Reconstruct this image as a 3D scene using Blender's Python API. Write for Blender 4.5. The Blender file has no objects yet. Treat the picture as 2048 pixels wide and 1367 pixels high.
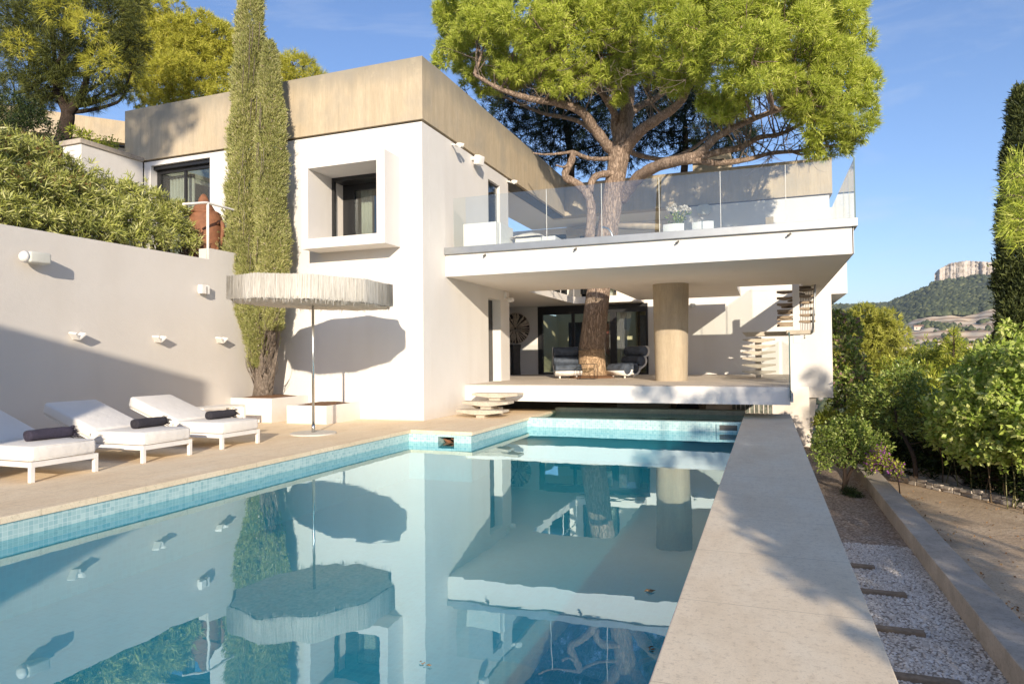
import bpy, math, random
import numpy as np
from mathutils import Vector, Matrix
rng = np.random.default_rng(7)
random.seed(7)
COL = bpy.context.scene.collection
R_ = math.radians

# ------------------------------------------------------------------ camera basis
FPX, YAW, PITCH, ROLL = 1348.74, .36, .0213, -.0102
CAMP = np.array([0, 0, 1.5])
fw = np.array([-math.sin(YAW)*math.cos(PITCH), math.cos(YAW)*math.cos(PITCH), math.sin(PITCH)])
r0 = np.array([math.cos(YAW), math.sin(YAW), 0.]); u0 = np.cross(r0, fw)
CR = r0*math.cos(ROLL)+u0*math.sin(ROLL); CU = -r0*math.sin(ROLL)+u0*math.cos(ROLL)
def ray(x, y): return fw+CR*(x-1024)/FPX-CU*(y-683.5)/FPX
def at(x, y, Y):
    d = ray(x, y); return CAMP+d*(Y/d[1])
def atz(x, y, z):
    d = ray(x, y); return CAMP+d*((z-1.5)/d[2])
def atr(x, y, r):
    d = ray(x, y); return CAMP+d*(r/math.hypot(d[0], d[1]))

# ------------------------------------------------------------------ object helpers
def wloc(o):
    v = Vector((0, 0, 0))
    while o is not None:
        v += o.location; o = o.parent
    return v
def tag(o, label=None, cat=None, group=None, kind=None):
    if label: o['label'] = label
    if cat: o['category'] = cat
    if group: o['group'] = group
    if kind: o['kind'] = kind
    return o
def thing(name, label, cat, loc=(0, 0, 0), rz=0, group=None):
    o = bpy.data.objects.new(name, None); COL.objects.link(o)
    o.location = loc; o.rotation_euler = (0, 0, rz); o.empty_display_size = .2
    return tag(o, label, cat, group)
def link_mesh(name, me, mat, parent=None, local=False):
    o = bpy.data.objects.new(name, me); COL.objects.link(o)
    if mat is not None:
        for m in (mat if isinstance(mat, (list, tuple)) else [mat]): me.materials.append(m)
    if parent is not None:
        if not local:
            w = wloc(parent); me.transform(Matrix.Translation(-w))
        o.parent = parent
    return o
def copy_tree(o, parent=None):
    c = o.copy(); COL.objects.link(c)
    if parent is not None: c.parent = parent
    for ch in [x for x in bpy.data.objects if x.parent == o]: copy_tree(ch, c)
    return c

def np_mesh(name, V, F):
    """F: (n,3) or (n,4) index array"""
    me = bpy.data.meshes.new(name)
    V = np.asarray(V, np.float32); F = np.asarray(F, np.int32)
    k = F.shape[1]
    me.vertices.add(len(V)); me.vertices.foreach_set('co', V.ravel())
    me.loops.add(F.size); me.loops.foreach_set('vertex_index', F.ravel())
    me.polygons.add(len(F))
    me.polygons.foreach_set('loop_start', np.arange(0, F.size, k, dtype=np.int32))
    me.polygons.foreach_set('loop_total', np.full(len(F), k, np.int32))
    me.update(calc_edges=True)
    return me

class MB:
    def __init__(s): s.v = []; s.f = []; s.sm = []
    def add(s, vs, fs, smooth=False):
        o = len(s.v); s.v += [tuple(float(c) for c in p) for p in vs]
        s.f += [tuple(i+o for i in f) for f in fs]; s.sm += [smooth]*len(fs)
        return s
    def box(s, x0, x1, y0, y1, z0, z1):
        if x0 > x1: x0, x1 = x1, x0
        if y0 > y1: y0, y1 = y1, y0
        if z0 > z1: z0, z1 = z1, z0
        v = [(x0, y0, z0), (x1, y0, z0), (x1, y1, z0), (x0, y1, z0), (x0, y0, z1), (x1, y0, z1), (x1, y1, z1), (x0, y1, z1)]
        return s.add(v, [(0, 3, 2, 1), (4, 5, 6, 7), (0, 1, 5, 4), (1, 2, 6, 5), (2, 3, 7, 6), (3, 0, 4, 7)])
    def rbox(s, c, ax, ay, az):
        """oriented box: centre and three half-axis vectors"""
        c, ax, ay, az = map(np.array, (c, ax, ay, az))
        v = [c+a*ax+b*ay+d*az for d in (-1, 1) for a, b in ((-1, -1), (1, -1), (1, 1), (-1, 1))]
        return s.add(v, [(0, 3, 2, 1), (4, 5, 6, 7), (0, 1, 5, 4), (1, 2, 6, 5), (2, 3, 7, 6), (3, 0, 4, 7)])
    def prism(s, poly, z0, z1):
        n = len(poly)
        v = [(x, y, z0) for x, y in poly]+[(x, y, z1) for x, y in poly]
        return s.add(v, [tuple(range(n-1, -1, -1)), tuple(range(n, 2*n))]+[(i, (i+1) % n, n+(i+1) % n, n+i) for i in range(n)])
    def prism_y(s, poly, y0, y1):
        """poly in (x,z), extruded in y"""
        n = len(poly)
        v = [(x, y0, z) for x, z in poly]+[(x, y1, z) for x, z in poly]
        return s.add(v, [tuple(range(n)), tuple(range(2*n-1, n-1, -1))]+[(i, n+i, n+(i+1) % n, (i+1) % n) for i in range(n)])
    def tube(s, pts, rad, n=8, cap=True, smooth=True):
        pts = [np.array(p, float) for p in pts]
        if not hasattr(rad, '__len__'): rad = [rad]*len(pts)
        o = []; up = None
        for i, p in enumerate(pts):
            t = (pts[min(i+1, len(pts)-1)]-pts[max(i-1, 0)]); t = t/(np.linalg.norm(t)+1e-9)
            if up is None:
                up = np.array([0, 0, 1.]) if abs(t[2]) < .9 else np.array([1., 0, 0])
            a = up-t*(up@t); a /= np.linalg.norm(a)+1e-9; up = a; b = np.cross(t, a)
            for k in range(n):
                w = 2*math.pi*k/n
                o.append(p+rad[i]*(a*math.cos(w)+b*math.sin(w)))
        f = [(i*n+k, i*n+(k+1) % n, (i+1)*n+(k+1) % n, (i+1)*n+k) for i in range(len(pts)-1) for k in range(n)]
        s.add(o, f, smooth)
        if cap:
            m = len(s.v)-len(o)
            s.f += [tuple(m+k for k in range(n-1, -1, -1)), tuple(m+(len(pts)-1)*n+k for k in range(n))]; s.sm += [False]*2
        return s
    def cyl(s, x, y, z0, z1, r0, r1=None, n=24, smooth=True):
        r1 = r0 if r1 is None else r1
        return s.lathe([(r0, z0), (r1, z1)], (x, y), n, smooth)
    def lathe(s, prof, c=(0, 0), n=24, smooth=True, cap=True):
        o = [(c[0]+r*math.cos(2*math.pi*k/n), c[1]+r*math.sin(2*math.pi*k/n), z) for r, z in prof for k in range(n)]
        f = [(i*n+k, i*n+(k+1) % n, (i+1)*n+(k+1) % n, (i+1)*n+k) for i in range(len(prof)-1) for k in range(n)]
        s.add(o, f, smooth)
        if cap:
            m = len(s.v)-len(o)
            s.f += [tuple(m+k for k in range(n-1, -1, -1)), tuple(m+(len(prof)-1)*n+k for k in range(n))]; s.sm += [False]*2
        return s
    def grid(s, plane, c0, c1, us, vs, holes):
        """wall between c0 and c1 on axis 'x' or 'y'; holes = [(u0,u1,v0,v1)] ; exposes only outer faces"""
        us = sorted(set(us)|{h[i] for h in holes for i in (0, 1)}); vs = sorted(set(vs)|{h[i] for h in holes for i in (2, 3)})
        def solid(i, j):
            if i < 0 or j < 0 or i >= len(us)-1 or j >= len(vs)-1: return False
            u = (us[i]+us[i+1])/2; v = (vs[j]+vs[j+1])/2
            return not any(h[0] < u < h[1] and h[2] < v < h[3] for h in holes)
        P = (lambda c, u, v: (c, u, v)) if plane == 'x' else (lambda c, u, v: (u, c, v))
        for i in range(len(us)-1):
            for j in range(len(vs)-1):
                if not solid(i, j): continue
                a, b, c, d = us[i], us[i+1], vs[j], vs[j+1]
                s.add([P(c0, a, c), P(c0, b, c), P(c0, b, d), P(c0, a, d)], [(0, 1, 2, 3)])
                s.add([P(c1, a, c), P(c1, b, c), P(c1, b, d), P(c1, a, d)], [(3, 2, 1, 0)])
                for di, dj, e in ((-1, 0, ((a, c), (a, d))), (1, 0, ((b, c), (b, d))), (0, -1, ((a, c), (b, c))), (0, 1, ((a, d), (b, d)))):
                    if not solid(i+di, j+dj):
                        (p, q), (r, t) = e
                        s.add([P(c0, p, q), P(c0, r, t), P(c1, r, t), P(c1, p, q)], [(0, 1, 2, 3)])
        return s
    def build(s, name, mat, parent=None, bevel=0, local=False, recalc=True, subsurf=0, segs=2):
        me = bpy.data.meshes.new(name); me.from_pydata(s.v, [], s.f)
        me.polygons.foreach_set('use_smooth', s.sm); me.update()
        if recalc:
            import bmesh
            bm = bmesh.new(); bm.from_mesh(me)
            bmesh.ops.remove_doubles(bm, verts=bm.verts, dist=1e-5)
            bmesh.ops.recalc_face_normals(bm, faces=bm.faces); bm.to_mesh(me); bm.free()
        uvmap(me)
        o = link_mesh(name, me, mat, parent, local)
        if bevel:
            m = o.modifiers.new('b', 'BEVEL'); m.width = bevel; m.segments = segs; m.limit_method = 'ANGLE'; m.angle_limit = R_(40)
            if segs > 2:
                for p in me.polygons: p.use_smooth = True
        if subsurf:
            m = o.modifiers.new('s', 'SUBSURF'); m.levels = m.render_levels = subsurf
        return o
def uvmap(me):
    """metre-scaled uv from the face plane"""
    uv = me.uv_layers.new(name='UVMap'); n = len(me.loops)
    co = np.empty(len(me.vertices)*3); me.vertices.foreach_get('co', co); co = co.reshape(-1, 3)
    vi = np.empty(n, np.int32); me.loops.foreach_get('vertex_index', vi)
    lt = np.empty(len(me.polygons), np.int32); me.polygons.foreach_get('loop_total', lt)
    nm = np.empty(len(me.polygons)*3); me.polygons.foreach_get('normal', nm); nm = np.abs(nm.reshape(-1, 3))
    ax = np.repeat(nm.argmax(1), lt); p = co[vi]
    U = np.where(ax == 0, p[:, 1], p[:, 0]); W = np.where(ax == 2, p[:, 1], p[:, 2])
    uv.data.foreach_set('uv', np.stack([U, W], 1).astype(np.float32).ravel())

def catmull(pts, k=4):
    pts = [np.array(p, float) for p in pts]; P = [2*pts[0]-pts[1]]+pts+[2*pts[-1]-pts[-2]]; o = []
    for i in range(1, len(P)-2):
        for j in range(k):
            t = j/k; a, b, c, d = P[i-1:i+3]
            o.append(.5*((2*b)+(c-a)*t+(2*a-5*b+4*c-d)*t*t+(3*b-a-3*c+d)*t**3))
    return o+[pts[-1]]
def unit(v): return v/(np.linalg.norm(v, axis=-1, keepdims=True)+1e-9)
def rdir(n, up=0.0):
    v = rng.normal(size=(n, 3)); v[:, 2] += up; return unit(v)

def leaves(C, D, k, L, W, spread, bias=1., jit=.3, tri=False, droop=0., fold=0.):
    """k leaves round each centre C with mean direction D; L length, W width"""
    n = len(C); c = np.repeat(C, k, 0); d = np.repeat(D, k, 0)
    d = unit(d*bias+rng.normal(size=(n*k, 3))*.75+np.array([0, 0, -droop]))
    s = unit(np.cross(d, rng.normal(size=(n*k, 3))))
    nn = np.cross(d, s)
    l = (L*(1+jit*rng.uniform(-1, 1, (n*k, 1)))); w = W*(1+jit*rng.uniform(-1, 1, (n*k, 1)))
    p = c+rng.normal(size=(n*k, 3))*spread
    m = n*k
    if tri:
        V = np.stack([p-s*w/2, p+s*w/2, p+d*l], 1).reshape(-1, 3); F = np.arange(m*3).reshape(-1, 3)
    else:
        md = p+d*l*.5+nn*l*fold
        V = np.stack([p, md+s*w/2, p+d*l, md-s*w/2], 1).reshape(-1, 3); F = np.arange(m*4).reshape(-1, 4)
    return V, F
def merge(parts):
    V = []; F = []; o = 0
    for v, f in parts: V.append(v); F.append(f+o); o += len(v)
    return np.concatenate(V), np.concatenate(F)
def blob_points(blobs, dens, rin=.78, keep=.8, lump=.12, up=.15):
    """points and outward directions spread over the shells of ellipsoid blobs"""
    Cs = np.array([b[0] for b in blobs], float); Rs = np.array([np.ones(3)*b[1] if not hasattr(b[1], '__len__') else b[1] for b in blobs], float)
    P = []; D = []
    for i, (c, r) in enumerate(zip(Cs, Rs)):
        n = max(6, int(dens*4*math.pi*(r.mean()**2)))
        d = rdir(n, up); ph = rng.uniform(0, 9, 3)
        lm = 1+lump*np.sin(d[:, 0]*5+ph[0])*np.sin(d[:, 1]*5+ph[1])*np.sin(d[:, 2]*5+ph[2])*2
        q = c+d*r*(rng.uniform(rin, 1.0, (n, 1)))*lm[:, None]
        ok = np.ones(n, bool)
        for j in range(len(Cs)):
            if j != i:
                ok &= (((q-Cs[j])/Rs[j])**2).sum(1) > keep**2
        P.append(q[ok]); D.append(unit(d[ok]/r))
    return np.concatenate(P), np.concatenate(D)

# ------------------------------------------------------------------ materials
def newmat(name):
    m = bpy.data.materials.new(name); m.use_nodes = True; nt = m.node_tree; nt.nodes.clear()
    out = nt.nodes.new('ShaderNodeOutputMaterial'); return m, nt, out
def N(nt, t, **k):
    n = nt.nodes.new(t)
    for a, b in k.items():
        if a.startswith('i_'): n.inputs[a[2:].replace('_', ' ')].default_value = b
        else: setattr(n, a, b)
    return n
def col4(c): return (c[0], c[1], c[2], 1)
def mixc(nt, fac, a, b, mode='MIX'):
    n = nt.nodes.new('ShaderNodeMix'); n.data_type = 'RGBA'; n.blend_type = mode
    for s, i in ((fac, 0), (a, 6), (b, 7)):
        if hasattr(s, 'is_linked'): nt.links.new(s, n.inputs[i])
        elif i == 0: n.inputs[0].default_value = s
        else: n.inputs[i].default_value = col4(s)
    return n.outputs[2]
def coords(nt, kind='Object', scale=(1, 1, 1), rot=(0, 0, 0)):
    tc = N(nt, 'ShaderNodeTexCoord'); mp = N(nt, 'ShaderNodeMapping'); mp.inputs['Scale'].default_value = scale; mp.inputs['Rotation'].default_value = rot
    nt.links.new(tc.outputs[kind], mp.inputs[0]); return mp.outputs[0]
def noise(nt, vec, scale, detail=4, rough=.55):
    n = N(nt, 'ShaderNodeTexNoise'); n.inputs['Scale'].default_value = scale; n.inputs['Detail'].default_value = detail; n.inputs['Roughness'].default_value = rough
    nt.links.new(vec, n.inputs['Vector']); return n.outputs['Fac']
def ramp(nt, fac, stops):
    r = N(nt, 'ShaderNodeValToRGB'); e = r.color_ramp.elements
    while len(e) < len(stops): e.new(.5)
    for x, (p, c) in zip(e, stops): x.position = p; x.color = col4(c) if hasattr(c, '__len__') else (c, c, c, 1)
    nt.links.new(fac, r.inputs[0]); return r.outputs[0]
def bump(nt, h, strength=.3, dist=.01):
    b = N(nt, 'ShaderNodeBump'); b.inputs['Strength'].default_value = strength; b.inputs['Distance'].default_value = dist
    nt.links.new(h, b.inputs['Height']); return b.outputs[0]
def bsdf(nt, out, color, rough=.6, metal=0, normal=None, spec=None):
    p = N(nt, 'ShaderNodeBsdfPrincipled')
    if hasattr(color, 'is_linked'): nt.links.new(color, p.inputs['Base Color'])
    else: p.inputs['Base Color'].default_value = col4(color)
    p.inputs['Roughness'].default_value = rough; p.inputs['Metallic'].default_value = metal
    if spec is not None: p.inputs['Specular IOR Level'].default_value = spec
    if normal is not None: nt.links.new(normal, p.inputs['Normal'])
    nt.links.new(p.outputs[0], out.inputs[0]); return p
def plain(name, c, rough=.5, metal=0, var=.06, sc=8, bmp=0, spec=None):
    m, nt, out = newmat(name); v = coords(nt); n = noise(nt, v, sc)
    a = tuple(max(0, x*(1-var)) for x in c); b = tuple(min(1, x*(1+var)) for x in c)
    cc = ramp(nt, n, [(.3, a), (.7, b)])
    nm = bump(nt, noise(nt, v, sc*(12 if sc != 2.2 else 2.6)), bmp if sc != 2.2 else .5, .003 if sc != 2.2 else .03) if bmp else None
    bsdf(nt, out, cc, rough, metal, nm, spec); return m
def stucco(name, c, dirt=.06):
    m, nt, out = newmat(name); v = coords(nt)
    big = noise(nt, v, .5, 5); mid = noise(nt, coords(nt, scale=(1.5, 1.5, .25)), 1.2, 5)
    a = tuple(x*(1-dirt) for x in c)
    cc = mixc(nt, ramp(nt, big, [(.35, 0), (.7, 1)]), a, c)
    cc = mixc(nt, ramp(nt, mid, [(.5, 0), (.8, .5)]), cc, tuple(x*(1-dirt*1.6)*y for x, y in zip(c, (1, .98, .95))))
    sx = N(nt, 'ShaderNodeSeparateXYZ'); nt.links.new(v, sx.inputs[0])
    ad = N(nt, 'ShaderNodeMath', operation='MULTIPLY_ADD'); nt.links.new(noise(nt, v, 3.5, 5, .7), ad.inputs[0]); ad.inputs[1].default_value = -.45; nt.links.new(sx.outputs[2], ad.inputs[2])
    mr = N(nt, 'ShaderNodeMapRange'); mr.inputs['From Min'].default_value = -.25; mr.inputs['From Max'].default_value = .12; mr.inputs['To Min'].default_value = .4; mr.inputs['To Max'].default_value = 0; nt.links.new(ad.outputs[0], mr.inputs['Value'])
    cc = mixc(nt, mr.outputs[0], cc, tuple(x*y for x, y in zip(c, (.72, .64, .54))))
    b1 = bump(nt, noise(nt, coords(nt, scale=(1, 1, 1.6)), 3.2, 4, .6), .30, .02)
    b2 = N(nt, 'ShaderNodeBump'); b2.inputs['Strength'].default_value = .4; b2.inputs['Distance'].default_value = .004; nt.links.new(noise(nt, v, 48, 3, .7), b2.inputs['Height']); nt.links.new(b1, b2.inputs['Normal'])
    bsdf(nt, out, cc, .9, 0, b2.outputs[0], .2); return m
def concrete_band(name, joints=True, k=1.0):
    m, nt, out = newmat(name); v = coords(nt, scale=(1, 1, .12)); v2 = coords(nt); v3 = coords(nt, scale=(1, 1, .25))
    streak = noise(nt, v, 4.5, 7, .68); fine = noise(nt, v, 30, 5, .7); blot = noise(nt, v2, 1.1, 5)
    cc = ramp(nt, streak, [(.25, (.45, .36, .24)), (.5, (.56, .455, .31)), (.75, (.62, .515, .36))])
    cc = mixc(nt, ramp(nt, fine, [(.4, .45), (.62, 0)]), cc, (.43, .345, .24))
    # board joints
    w = N(nt, 'ShaderNodeTexWave'); w.bands_direction = 'DIAGONAL'; w.inputs['Scale'].default_value = 1.6; w.inputs['Distortion'].default_value = 0
    mp = N(nt, 'ShaderNodeMapping'); mp.inputs['Scale'].default_value = (1, 1, 0)
    tc = N(nt, 'ShaderNodeTexCoord'); nt.links.new(tc.outputs['Object'], mp.inputs[0]); nt.links.new(mp.outputs[0], w.inputs['Vector'])
    if joints: cc = mixc(nt, ramp(nt, w.outputs['Fac'], [(0, .25), (.03, 0)]), cc, (.36, .30, .22))
    # weathered grey along the exposed top edge
    sx = N(nt, 'ShaderNodeSeparateXYZ'); nt.links.new(tc.outputs['Object'], sx.inputs[0])
    ad = N(nt, 'ShaderNodeMath', operation='ADD'); nt.links.new(sx.outputs[2], ad.inputs[0])
    ml = N(nt, 'ShaderNodeMath', operation='MULTIPLY'); nt.links.new(noise(nt, v3, 2.2, 6, .7), ml.inputs[0]); ml.inputs[1].default_value = .9
    nt.links.new(ml.outputs[0], ad.inputs[1])
    mr = N(nt, 'ShaderNodeMapRange'); mr.inputs['From Min'].default_value = 8.55; mr.inputs['From Max'].default_value = 9.1; nt.links.new(ad.outputs[0], mr.inputs['Value'])
    cc = mixc(nt, mr.outputs[0], cc, (.33, .29, .22))
    cc = mixc(nt, ramp(nt, blot, [(.48, 0), (.68, .55)]), cc, (.38, .335, .265)); cc = mixc(nt, ramp(nt, noise(nt, v2, 2.7, 6, .7), [(.55, 0), (.7, .35)]), cc, (.60, .50, .34))
    pit = N(nt, 'ShaderNodeTexVoronoi'); pit.inputs['Scale'].default_value = 9; nt.links.new(v3, pit.inputs['Vector'])
    cc = mixc(nt, ramp(nt, pit.outputs['Distance'], [(.02, .6), (.07, 0)]), cc, (.25, .19, .13))
    cc = mixc(nt, 1.0, cc, (k, k*1.0, k*1.02) if k < 1 else (1, 1, 1), 'MULTIPLY')
    nm = bump(nt, streak, .5, .01)
    bsdf(nt, out, cc, .85, 0, nm, .25); return m
def stone(name, c1, c2, c3, joint=None, stretch=(1, 1, 1), sc=1.0, bmp=.4, size=(1.0, .5)):
    m, nt, out = newmat(name); v = coords(nt, scale=stretch); v2 = coords(nt)
    a = noise(nt, v, 1.3*sc, 8, .65); b = noise(nt, v, 9*sc, 6, .7); g = noise(nt, v2, 90, 3, .7)
    cc = ramp(nt, a, [(.3, c1), (.52, c2), (.75, c3)])
    cc = mixc(nt, ramp(nt, b, [(.48, 0), (.78, .4)]), cc, tuple(x*.84 for x in c1))
    cc = mixc(nt, ramp(nt, g, [(.34, .35), (.47, 0)]), cc, tuple(x*.62 for x in c1)); cc = mixc(nt, ramp(nt, noise(nt, v2, .45, 5, .7), [(.45, 0), (.68, .35)]), cc, tuple(x*.8 for x in c2))
    pit = N(nt, 'ShaderNodeTexVoronoi'); pit.inputs['Scale'].default_value = 22; nt.links.new(v2, pit.inputs['Vector'])
    pr_ = ramp(nt, pit.outputs['Distance'], [(.05, .7), (.14, 0)])
    pm = N(nt, 'ShaderNodeMath', operation='MULTIPLY'); nt.links.new(pr_, pm.inputs[0]); nt.links.new(ramp(nt, noise(nt, v2, 3, 3), [(.46, 0), (.62, .9)]), pm.inputs[1])
    cc = mixc(nt, pm.outputs[0], cc, tuple(x*.5 for x in c1))
    sp = noise(nt, v2, 26, 5, .75); cc = mixc(nt, ramp(nt, sp, [(.36, .5), (.47, 0)]), cc, tuple(x*.66 for x in c1)); cc = mixc(nt, ramp(nt, noise(nt, v2, 7, 5, .7), [(.52, 0), (.7, .4)]), cc, tuple(x*.78 for x in c1))
    if joint is not None:
        br = N(nt, 'ShaderNodeTexBrick'); br.inputs['Color1'].default_value = (1, 1, 1, 1); br.inputs['Color2'].default_value = (.9, .9, .9, 1); br.inputs['Mortar'].default_value = (0, 0, 0, 1)
        br.inputs['Scale'].default_value = 1; br.inputs['Mortar Size'].default_value = .0045; br.inputs['Mortar Smooth'].default_value = .3
        br.inputs['Brick Width'].default_value = size[0]; br.inputs['Row Height'].default_value = size[1]; br.offset = .5
        uvv = coords(nt, 'UV', rot=(0, 0, joint)); uvv.node.inputs['Location'].default_value = (3, .2, 0)
        nt.links.new(uvv, br.inputs['Vector'])
        inv = ramp(nt, br.outputs['Fac'], [(.2, 0), (.8, .6)])
        cc = mixc(nt, inv, cc, tuple(x*.55 for x in c1)); cc = mixc(nt, ramp(nt, br.outputs['Color'], [(.9, .10), (1, 0)]), cc, tuple(x*.85 for x in c1))
    nm = bump(nt, b, bmp, .008)
    nm2 = N(nt, 'ShaderNodeBump'); nm2.inputs['Strength'].default_value = bmp; nm2.inputs['Distance'].default_value = .003
    nt.links.new(g, nm2.inputs['Height']); nt.links.new(nm, nm2.inputs['Normal'])
    bsdf(nt, out, cc, .8, 0, nm2.outputs[0], .3); return m
def mosaic(name, tint=1.0, s=.05, grout=(.62, .70, .66), ca=(.20, .44, .46), cb=(.36, .60, .58)):
    m, nt, out = newmat(name)
    uv = coords(nt, 'UV')
    br = N(nt, 'ShaderNodeTexBrick'); br.offset = 0; br.inputs['Scale'].default_value = 1
    br.inputs['Brick Width'].default_value = s; br.inputs['Row Height'].default_value = s; br.inputs['Mortar Size'].default_value = s*.05; br.inputs['Mortar Smooth'].default_value = .2
    br.inputs['Color1'].default_value = col4(tuple(x*tint for x in ca)); br.inputs['Color2'].default_value = col4(tuple(x*tint for x in cb)); br.inputs['Mortar'].default_value = col4(tuple(g*tint for g in grout))
    nt.links.new(uv, br.inputs['Vector'])
    nz = noise(nt, uv, 1.2, 4)
    cc = mixc(nt, ramp(nt, nz, [(.35, 0), (.7, .35)]), br.outputs['Color'], tuple((x+y)/2*tint*.9 for x, y in zip(ca, cb)))
    bsdf(nt, out, cc, .25, 0, bump(nt, br.outputs['Fac'], -.3, .002), .5); return m
def foliage(name, c1, c2, c3=None, trans=.35, rough=.55):
    m, nt, out = newmat(name)
    g = N(nt, 'ShaderNodeNewGeometry'); st = [(0, c1), (.6, c2), (1, c3 or c2)]
    cc = ramp(nt, g.outputs['Random Per Island'], st)
    big = noise(nt, coords(nt), .8, 2)
    cc = mixc(nt, ramp(nt, big, [(.35, .45), (.65, 0)]), cc, tuple(x*.7 for x in c1))
    p = N(nt, 'ShaderNodeBsdfPrincipled'); nt.links.new(cc, p.inputs['Base Color']); p.inputs['Roughness'].default_value = rough; p.inputs['Specular IOR Level'].default_value = .3
    t = N(nt, 'ShaderNodeBsdfTranslucent'); nt.links.new(cc, t.inputs[0])
    mx = N(nt, 'ShaderNodeMixShader'); mx.inputs[0].default_value = trans
    nt.links.new(p.outputs[0], mx.inputs[1]); nt.links.new(t.outputs[0], mx.inputs[2]); nt.links.new(mx.outputs[0], out.inputs[0]); return m
def bark(name, c1, c2, sc=1):
    m, nt, out = newmat(name); v = coords(nt, scale=(1, 1, .2))
    vo = N(nt, 'ShaderNodeTexVoronoi'); vo.inputs['Scale'].default_value = 14*sc; vo.feature = 'DISTANCE_TO_EDGE'
    n1 = N(nt, 'ShaderNodeTexNoise'); n1.inputs['Scale'].default_value = 5*sc; n1.inputs['Detail'].default_value = 4; nt.links.new(v, n1.inputs['Vector'])
    vv = mixc(nt, .12, (0, 0, 0), (0, 0, 0)); 
    ad = N(nt, 'ShaderNodeVectorMath', operation='ADD'); nt.links.new(v, ad.inputs[0])
    sc_ = N(nt, 'ShaderNodeVectorMath', operation='SCALE'); nt.links.new(n1.outputs['Color'], sc_.inputs[0]); sc_.inputs['Scale'].default_value = .5
    nt.links.new(sc_.outputs[0], ad.inputs[1]); nt.links.new(ad.outputs[0], vo.inputs['Vector'])
    e = ramp(nt, vo.outputs['Distance'], [(.0, .25), (.16, 1)])
    cc = mixc(nt, noise(nt, v, 9*sc, 5), c1, c2); cc = mixc(nt, e, tuple(x*.5 for x in c1), cc)
    bsdf(nt, out, cc, .9, 0, bump(nt, e, .9, .03), .2); return m
def schlick(nt, f0, power, normal=None):
    g = N(nt, 'ShaderNodeNewGeometry'); d = N(nt, 'ShaderNodeVectorMath', operation='DOT_PRODUCT')
    nt.links.new(normal or g.outputs['Normal'], d.inputs[0]); nt.links.new(g.outputs['Incoming'], d.inputs[1])
    a = N(nt, 'ShaderNodeMath', operation='ABSOLUTE'); nt.links.new(d.outputs['Value'], a.inputs[0])
    s = N(nt, 'ShaderNodeMath', operation='SUBTRACT', use_clamp=True); s.inputs[0].default_value = 1; nt.links.new(a.outputs[0], s.inputs[1])
    p = N(nt, 'ShaderNodeMath', operation='POWER'); nt.links.new(s.outputs[0], p.inputs[0]); p.inputs[1].default_value = power
    m = N(nt, 'ShaderNodeMath', operation='MULTIPLY_ADD', use_clamp=True); nt.links.new(p.outputs[0], m.inputs[0]); m.inputs[1].default_value = 1-f0; m.inputs[2].default_value = f0
    return m
def glass(name, tint=(.93, .97, .96), ior=1.5, extra=.0):
    m, nt, out = newmat(name)
    t = N(nt, 'ShaderNodeBsdfTransparent'); t.inputs[0].default_value = col4(tint)
    g = N(nt, 'ShaderNodeBsdfGlossy'); g.inputs['Roughness'].default_value = .0; g.inputs[0].default_value = (1, 1, 1, 1)
    f = schlick(nt, ((ior-1)/(ior+1))**2, 5)
    ad = N(nt, 'ShaderNodeMath', operation='ADD', use_clamp=True); nt.links.new(f.outputs[0], ad.inputs[0]); ad.inputs[1].default_value = extra
    mx = N(nt, 'ShaderNodeMixShader'); nt.links.new(ad.outputs[0], mx.inputs[0]); nt.links.new(t.outputs[0], mx.inputs[1]); nt.links.new(g.outputs[0], mx.inputs[2])
    nt.links.new(mx.outputs[0], out.inputs[0]); return m
def water_mat():
    m, nt, out = newmat('pool_water')
    t = N(nt, 'ShaderNodeBsdfTransparent'); t.inputs[0].default_value = (.66, .95, .98, 1)
    g = N(nt, 'ShaderNodeBsdfGlossy'); g.inputs['Roughness'].default_value = 0; g.inputs[0].default_value = (.70, .88, .95, 1)
    f = schlick(nt, .06, 2.7)
    v = coords(nt, scale=(1, 1, 1)); n1 = noise(nt, v, .9, 3, .5); n2 = noise(nt, v, 5, 2, .5)
    b1 = bump(nt, n1, .08, .03)
    b2 = N(nt, 'ShaderNodeBump'); b2.inputs['Strength'].default_value = .04; b2.inputs['Distance'].default_value = .006; nt.links.new(n2, b2.inputs['Height']); nt.links.new(b1, b2.inputs['Normal'])
    nt.links.new(b2.outputs[0], g.inputs['Normal'])
    mx = N(nt, 'ShaderNodeMixShader'); nt.links.new(f.outputs[0], mx.inputs[0]); nt.links.new(t.outputs[0], mx.inputs[1]); nt.links.new(g.outputs[0], mx.inputs[2])
    nt.links.new(mx.outputs[0], out.inputs[0]); return m

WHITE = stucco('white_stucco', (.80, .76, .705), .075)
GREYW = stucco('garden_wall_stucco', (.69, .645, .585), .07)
SOFFIT = stucco('soffit_paint', (.87, .81, .73), .04)
BAND = concrete_band('board_marked_concrete')
DECK = stone('travertine_deck', (.82, .63, .41), (.90, .725, .50), (.94, .80, .60), joint=math.pi/2, stretch=(1.4, .7, 1), bmp=.12, size=(1.2, .62))
COPE = stone('travertine_coping', (.84, .67, .46), (.92, .77, .56), (.95, .84, .65), joint=0.0, stretch=(1.5, .6, 1), bmp=.22, size=(9.0, 1.12))
TERR = stone('terrace_concrete', (.58, .50, .41), (.70, .61, .50), (.76, .68, .57), stretch=(1, 1, 1), bmp=.1)
TREAD = stone('tread_stone', (.46, .40, .31), (.57, .50, .40), (.64, .57, .46), bmp=.25, sc=2)
CONC = stone('weathered_concrete', (.36, .31, .25), (.50, .43, .35), (.60, .53, .44), bmp=.4, sc=1.5)
COLM = concrete_band('column_concrete', False, .86)
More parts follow.
